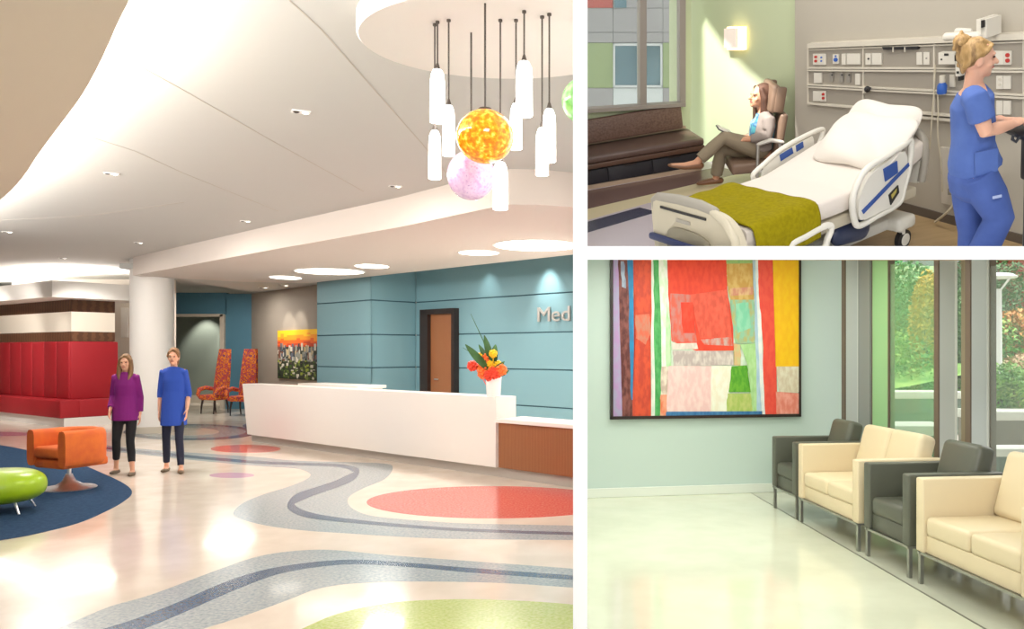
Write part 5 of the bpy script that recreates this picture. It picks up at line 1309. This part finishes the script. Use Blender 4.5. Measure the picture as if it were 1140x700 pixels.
for an in (ar, al):
    b = MB(); z0 = max(.0, an.z-.07); b.tube([(an.x-.05, an.y, z0+.035), (an.x+.05, an.y, z0+.035), (an.x+.15, an.y, z0+.025)], [(.042, .035), (.05, .035), (.04, .024)], 14, side=(0, 1, 0), round_caps=True); b.build('shoe', m_white, nurse, ang=180)
m_blond = mat('blond_hair', 'A07C48', rough=.55, col2=['B89460', '7E5E36'], scale=26, stretch=(1, 1, .25), bump=.4, bscale=60)
b = MB(); R3 = R
b.ball(P(0, -.032, .032), (.08, .09, .088), n=22, R=R3)
b.tube([P(.0, .05, .082), P(0, .0, .106), P(0, -.08, .085)], [(.035, .010), (.058, .018), (.055, .02)], 12, side=orth(fwd, (0, 0, 1))[0], round_caps=True)
for k in (-1, 1): b.tube([P(.045*k, .062, .075), P(.068*k, .03, .045), P(.07*k, -.04, .02), P(.05*k, -.085, -.03)], [.008, .013, .02, .02], 10, round_caps=True)
b.tube([P(0, -.085, .0), P(0, -.082, -.045)], [(.055, .025), (.035, .015)], 10, side=orth(fwd, (0, 0, 1))[0], round_caps=True)
skinned(b, 'hair', m_blond, nurse, .007, 3)
b = MB(); bc = P(0, -.105, .105)
b.ball(bc, (.042, .044, .04), n=14)
rng = random.Random(5)
for i in range(12):
    a = Vector((rng.gauss(0, 1), rng.gauss(0, 1), rng.gauss(0, 1))).normalized(); c2 = a.orthogonal().normalized()
    b.tube([bc+a*.034, bc+(a+c2*.6).normalized()*.052, bc+(a*.3+c2).normalized()*.042], [.011, .012, .006], 6, round_caps=True)
skinned(b, 'hair_bun', m_blond, nurse, .006, 2)
# computer cart in front of her
cM = basis(tfl(1150, 330), nx, ny, ux); cart = thing('computer_cart', 'dark tray and pole of a computer cart in front of the nurse', 'cart', cM); cI = cM.inverted()
def cq(px, py, dy=0): return cI @ hit(px, py, base+ny*dy, ny)
m_ck = mat('cart_charcoal', '22242C', rough=.4)
a = cq(1126, 149, -.03); b = MB(); b.box((a.x+.26, a.y, a.z+.0), (.52, .42, .03), bev=.012); b.build('tray', m_ck, cart)
b = MB(); b.box((a.x+.26, a.y-.213, a.z-.005), (.50, .006, .02), bev=.002, seg=1); b.build('tray_edge', mat('cart_pale_blue', 'B8C4E0', rough=.4), cart)
P2 = [cq(1128, 150, -.25), cq(1127, 155, -.25), cq(1131, 158, -.25), cq(1135, 152, -.25)]
b = MB(); b.tube(P2, .009, 8); b.build('handle', m_ck, cart)
b = MB(); p0 = cq(1139, 152, .05); b.box((p0.x+.05, p0.y, p0.z-.14), (.09, .08, .26), bev=.01); b.tube([(p0.x+.05, p0.y, p0.z-.1), (p0.x+.05, p0.y, .1)], .035, 12); b.build('pole', m_ck, cart)
b = MB(); b.box((p0.x+.05, p0.y, .08), (.42, .42, .06), bev=.02); b.build('base', m_ck, cart)

# ---------------------------------------------------------------- patient in her chair
up_ = upfor(840); pb = tfl(835, 203)
qx = (Vector((1, 0, 0))-up_*up_.x).normalized(); qy = up_.cross(qx).normalized()
QM = basis(pb, qx, qy, up_); QI = QM.inverted()
def pq(px, py, dy=0.0): return QI @ hit(px, py, pb+qy*dy, qy)
def zfloor(): return 0.0
chair = thing('patient_chair', 'padded brown armchair with metal arms holding the resting patient by the green wall', 'chair', QM)
m_chp = mat('taupe_chair_vinyl', '7A6250', rough=.5); m_met = mat('satin_metal', 'B9B6B0', rough=.3, metal=.7)
A_, B_ = pq(862, 122, .02), pq(853, 178, .02)
d = (A_-B_).normalized(); zax = d; xax = V3(0, 1, 0); yax = zax.cross(xax).normalized()
Mbk = basis((A_+B_)/2+V3(.05, 0, 0), (0, 1, 0), zax.cross(V3(0, 1, 0)).normalized(), zax)
b = MB(); b.box((0, 0, 0), (.50, .08, (A_-B_).length), Mbk, bev=.03, seg=3); b.build('backrest', m_chp, chair)
b = MB(); hc_ = pq(851, 107, .02); Mh = basis(hc_+V3(.055, 0, 0), (0, 1, 0), zax.cross(V3(0, 1, 0)).normalized(), zax); b.box((0, 0, 0), (.46, .08, .26), Mh, bev=.03, seg=3)
for k in (-1, 1): b.box((.22*k, -.05, 0), (.05, .1, .24), Mh, bev=.02, seg=2)
b.build('head_cushion', m_chp, chair)
s0, s1_ = pq(853, 176, .02), pq(812, 173, .02)
b = MB(); b.box(((s0.x+s1_.x)/2, .02, s0.z-.02), (abs(s0.x-s1_.x)+.04, .52, .11), bev=.03, seg=3); b.build('seat', m_chp, chair)
for k in (-1, 1):
    y = .02+.29*k
    b = MB(); a1, a2, a3 = pq(846, 160, y), pq(858, 156, y), pq(870, 158, y); b.tube([a1, a2, a3], [(.03, .018), (.034, .02), (.03, .018)], 10, side=(0, 1, 0), round_caps=True); b.build('armrest', mat('pale_armrest', 'C4BEB4', rough=.4), chair)
    f0 = pq(844, 160, y); fb = pq(839, 200, y)
    b = MB(); b.tube([f0, (f0.x-.01, y, .0)], .016, 8); b.build('leg', m_met, chair)
    r0 = pq(868, 158, y); b = MB(); b.tube([r0, (r0.x+.06, y, .0)], .016, 8); b.build('leg', m_met, chair)
    b = MB(); b.tube([(f0.x, y, s0.z-.05), (r0.x+.03, y, s0.z-.05)], .014, 8); b.build('frame_rail', m_met, chair)
pat = thing('person', 'long-haired patient in a teal top and khaki trousers reclining with legs crossed', 'person', QM)
b = MB()
hip = pq(846, 166, 0); sh = pq(851, 131, 0); nk = pq(849, 121, 0); hc = pq(845.5, 107, 0)
b.tube([hip+V3(.02, 0, -.02), hip, hip.lerp(sh, .45), sh+V3(-.01, 0, -.05), sh, nk], [(.13, .09), (.16, .11), (.14, .11), (.155, .115), (.15, .08), (.05, .05)], 18, side=(0, 1, 0), round_caps=True)
b.tube([nk+V3(0, 0, -.03), hc], .048, 12)
P, R = head(b, hc, V3(-1, -.35, .25), V3(.25, 0, 1), 1.0)
# crossed leg (near), stretched out to the left
h1_, k1, a1, t1 = pq(846, 167, -.09), pq(806, 153, -.10), pq(776, 180, -.12), pq(748, 183.5, -.14)
limb(b, [h1_, h1_.lerp(k1, .5), k1, k1.lerp(a1, .4), a1], [.085, .07, .052, .047, .034])
b.tube([a1+V3(.01, 0, -.01), a1.lerp(t1, .5)+V3(0, 0, -.02), t1], [(.035, .035), (.036, .028), (.028, .016)], 10, side=(0, 1, 0), round_caps=True)
h2_, k2 = pq(846, 168, .09), pq(803, 166, .06); a2 = pq(797, 198, .06); a2.z = max(a2.z, .07)
limb(b, [h2_, h2_.lerp(k2, .5), k2, k2.lerp(a2, .4), a2], [.085, .07, .052, .047, .034]); foot(b, a2, V3(a2.x-.16, a2.y, 0))
e1, w1 = pq(856, 152, -.21), pq(829, 155, -.15); s1v = pq(856, 134, -.16)
limb(b, [s1v, s1v.lerp(e1, .5), e1, w1], [.05, .044, .038, .026]); hand(b, w1, V3(-1, .35, -.1), V3(0, -.3, 1), V3(-.2, 1, 0), .95, .5)
e2_, w2_ = pq(850, 152, .21), pq(826, 153, .04); s2v = pq(854, 134, .16)
limb(b, [s2v, s2v.lerp(e2_, .5), e2_, w2_], [.05, .044, .038, .026]); hand(b, w2_, V3(-1, -.35, -.1), V3(0, .2, 1), V3(-.2, -1, 0), .95, .5)
skinned(b, 'body', mat('skin_warm', 'CC9676', rough=.6, sss=.12), pat, .007, 4)
face_parts(pat, P, R)
m_teal = mat('teal_patterned_top', '3C7A86', rough=.8, col2=['8FC2C4', '3A5E8A', '4C98A0'], scale=9); m_khaki = mat('khaki_trousers', '8A7C66', rough=.85, bump=.2, scale=20)
m_card = mat('grey_cardigan', '8C8078', rough=.9, bump=.2, scale=40)
b = MB(); b.tube([hip+V3(0, 0, .02), hip.lerp(sh, .45), sh+V3(-.01, 0, -.05), sh, nk+V3(0, 0, -.02)], [(.175, .125), (.158, .125), (.168, .128), (.16, .092), (.07, .065)], 20, side=(0, 1, 0)); skinned(b, 'top', m_teal, pat, .009, 5)
b = MB()
for s_, e_2, w_ in ((s1v, e1, w1), (s2v, e2_, w2_)):
    b.tube([s_+V3(0, .04 if s_.y < 0 else -.04, .01), s_, s_.lerp(e_2, .5), e_2, e_2.lerp(w_, .75)], [.066, .066, .058, .052, .042], 14)
for k in (-1, 1): b.tube([sh+V3(.0, .10*k, .03), sh.lerp(hip, .4)+V3(-.02, .145*k, 0), hip+V3(.0, .165*k, .04)], [(.05, .08), (.035, .09), (.03, .09)], 12, side=(0, 1, 0), round_caps=True)
skinned(b, 'cardigan', m_card, pat, .009, 4)
b = MB(); b.tube([hip+V3(.03, 0, -.04), hip, hip+V3(-.03, 0, .04)], [(.15, .11), (.18, .125), (.165, .11)], 18, side=(0, 1, 0))
b.tube([h1_, h1_.lerp(k1, .5), k1, k1.lerp(a1, .45), k1.lerp(a1, .88)], [.1, .086, .07, .066, .06], 14); b.tube([h2_, h2_.lerp(k2, .5), k2, k2.lerp(a2, .45), k2.lerp(a2, .92)], [.1, .086, .072, .068, .062], 14)
skinned(b, 'trousers', m_khaki, pat, .009, 4)
m_bshoe = mat('brown_shoe', '7A5236', rough=.4)
b = MB(); b.tube([a1+V3(.03, 0, -.04), a1.lerp(t1, .5)+V3(0, 0, -.035), t1+V3(-.01, 0, -.004)], [(.04, .038), (.042, .03), (.032, .018)], 12, side=(0, 1, 0), round_caps=True); b.build('shoe', m_bshoe, pat, ang=180)
b = MB(); b.tube([(a2.x+.04, a2.y, .035), (a2.x-.06, a2.y, .035), (a2.x-.17, a2.y, .025)], [(.04, .034), (.045, .032), (.034, .02)], 12, side=(0, 1, 0), round_caps=True); b.build('shoe', m_bshoe, pat, ang=180)
m_auburn = mat('auburn_hair', '4A3024', rough=.65, col2='5E4030', scale=28, stretch=(1, 1, .3))
b = MB(); b.ball(P(0, -.028, .035), (.086, .095, .096), n=20, R=R)
for k in (-1, 1): b.tube([P(.06*k, .03, .07), P(.08*k, -.01, .0), P(.075*k, -.05, -.12), P(.07*k, -.06, -.22)], [.022, .035, .045, .03], 10, round_caps=True)
b.tube([P(0, -.08, 0), P(0, -.085, -.12), P(0, -.08, -.22)], [(.08, .04), (.085, .04), (.06, .03)], 12, side=orth((-1, -.35, .25), (0, 0, 1))[0], round_caps=True)
skinned(b, 'hair', m_auburn, pat, .008, 3)
bookp = pq(806, 146, -.02)
bo = thing('open_book', 'small dark book lying on the knee of the patient', 'book', QM @ Matrix.Translation(bookp) @ Matrix.Rotation(.5, 4, 'Y'))
b = MB(); b.box((0, 0, .006), (.16, .20, .012), bev=.003); b.build('cover', mat('book_cover', '4A4644', rough=.5), bo)
b = MB(); b.box((0, 0, .016), (.15, .19, .010), bev=.003); b.build('pages', mat('book_pages', 'D8D2C6', rough=.7), bo)
# the foot of the bed stands at the edge of the slab below: end it there
def slabcut(o):
    no = Vector((0, -(CY-279.5)/F, 1)).normalized()
    MW = o.parent.matrix_world if o.parent.type == 'EMPTY' else o.parent.parent.matrix_world
    MI = MW.inverted(); bm = bmesh.new(); bm.from_mesh(o.data)
    r = bmesh.ops.bisect_plane(bm, geom=bm.verts[:]+bm.edges[:]+bm.faces[:], plane_co=MI @ CAM, plane_no=(MW.to_3x3().transposed() @ no), clear_inner=True)
    ed = [e for e in r['geom_cut'] if isinstance(e, bmesh.types.BMEdge)]
    if ed: bmesh.ops.holes_fill(bm, edges=ed)
    bm.to_mesh(o.data); bm.free()
for o in list(bed.children)+list(bk.children)+list(nurse.children)+list(cart.children): slabcut(o)
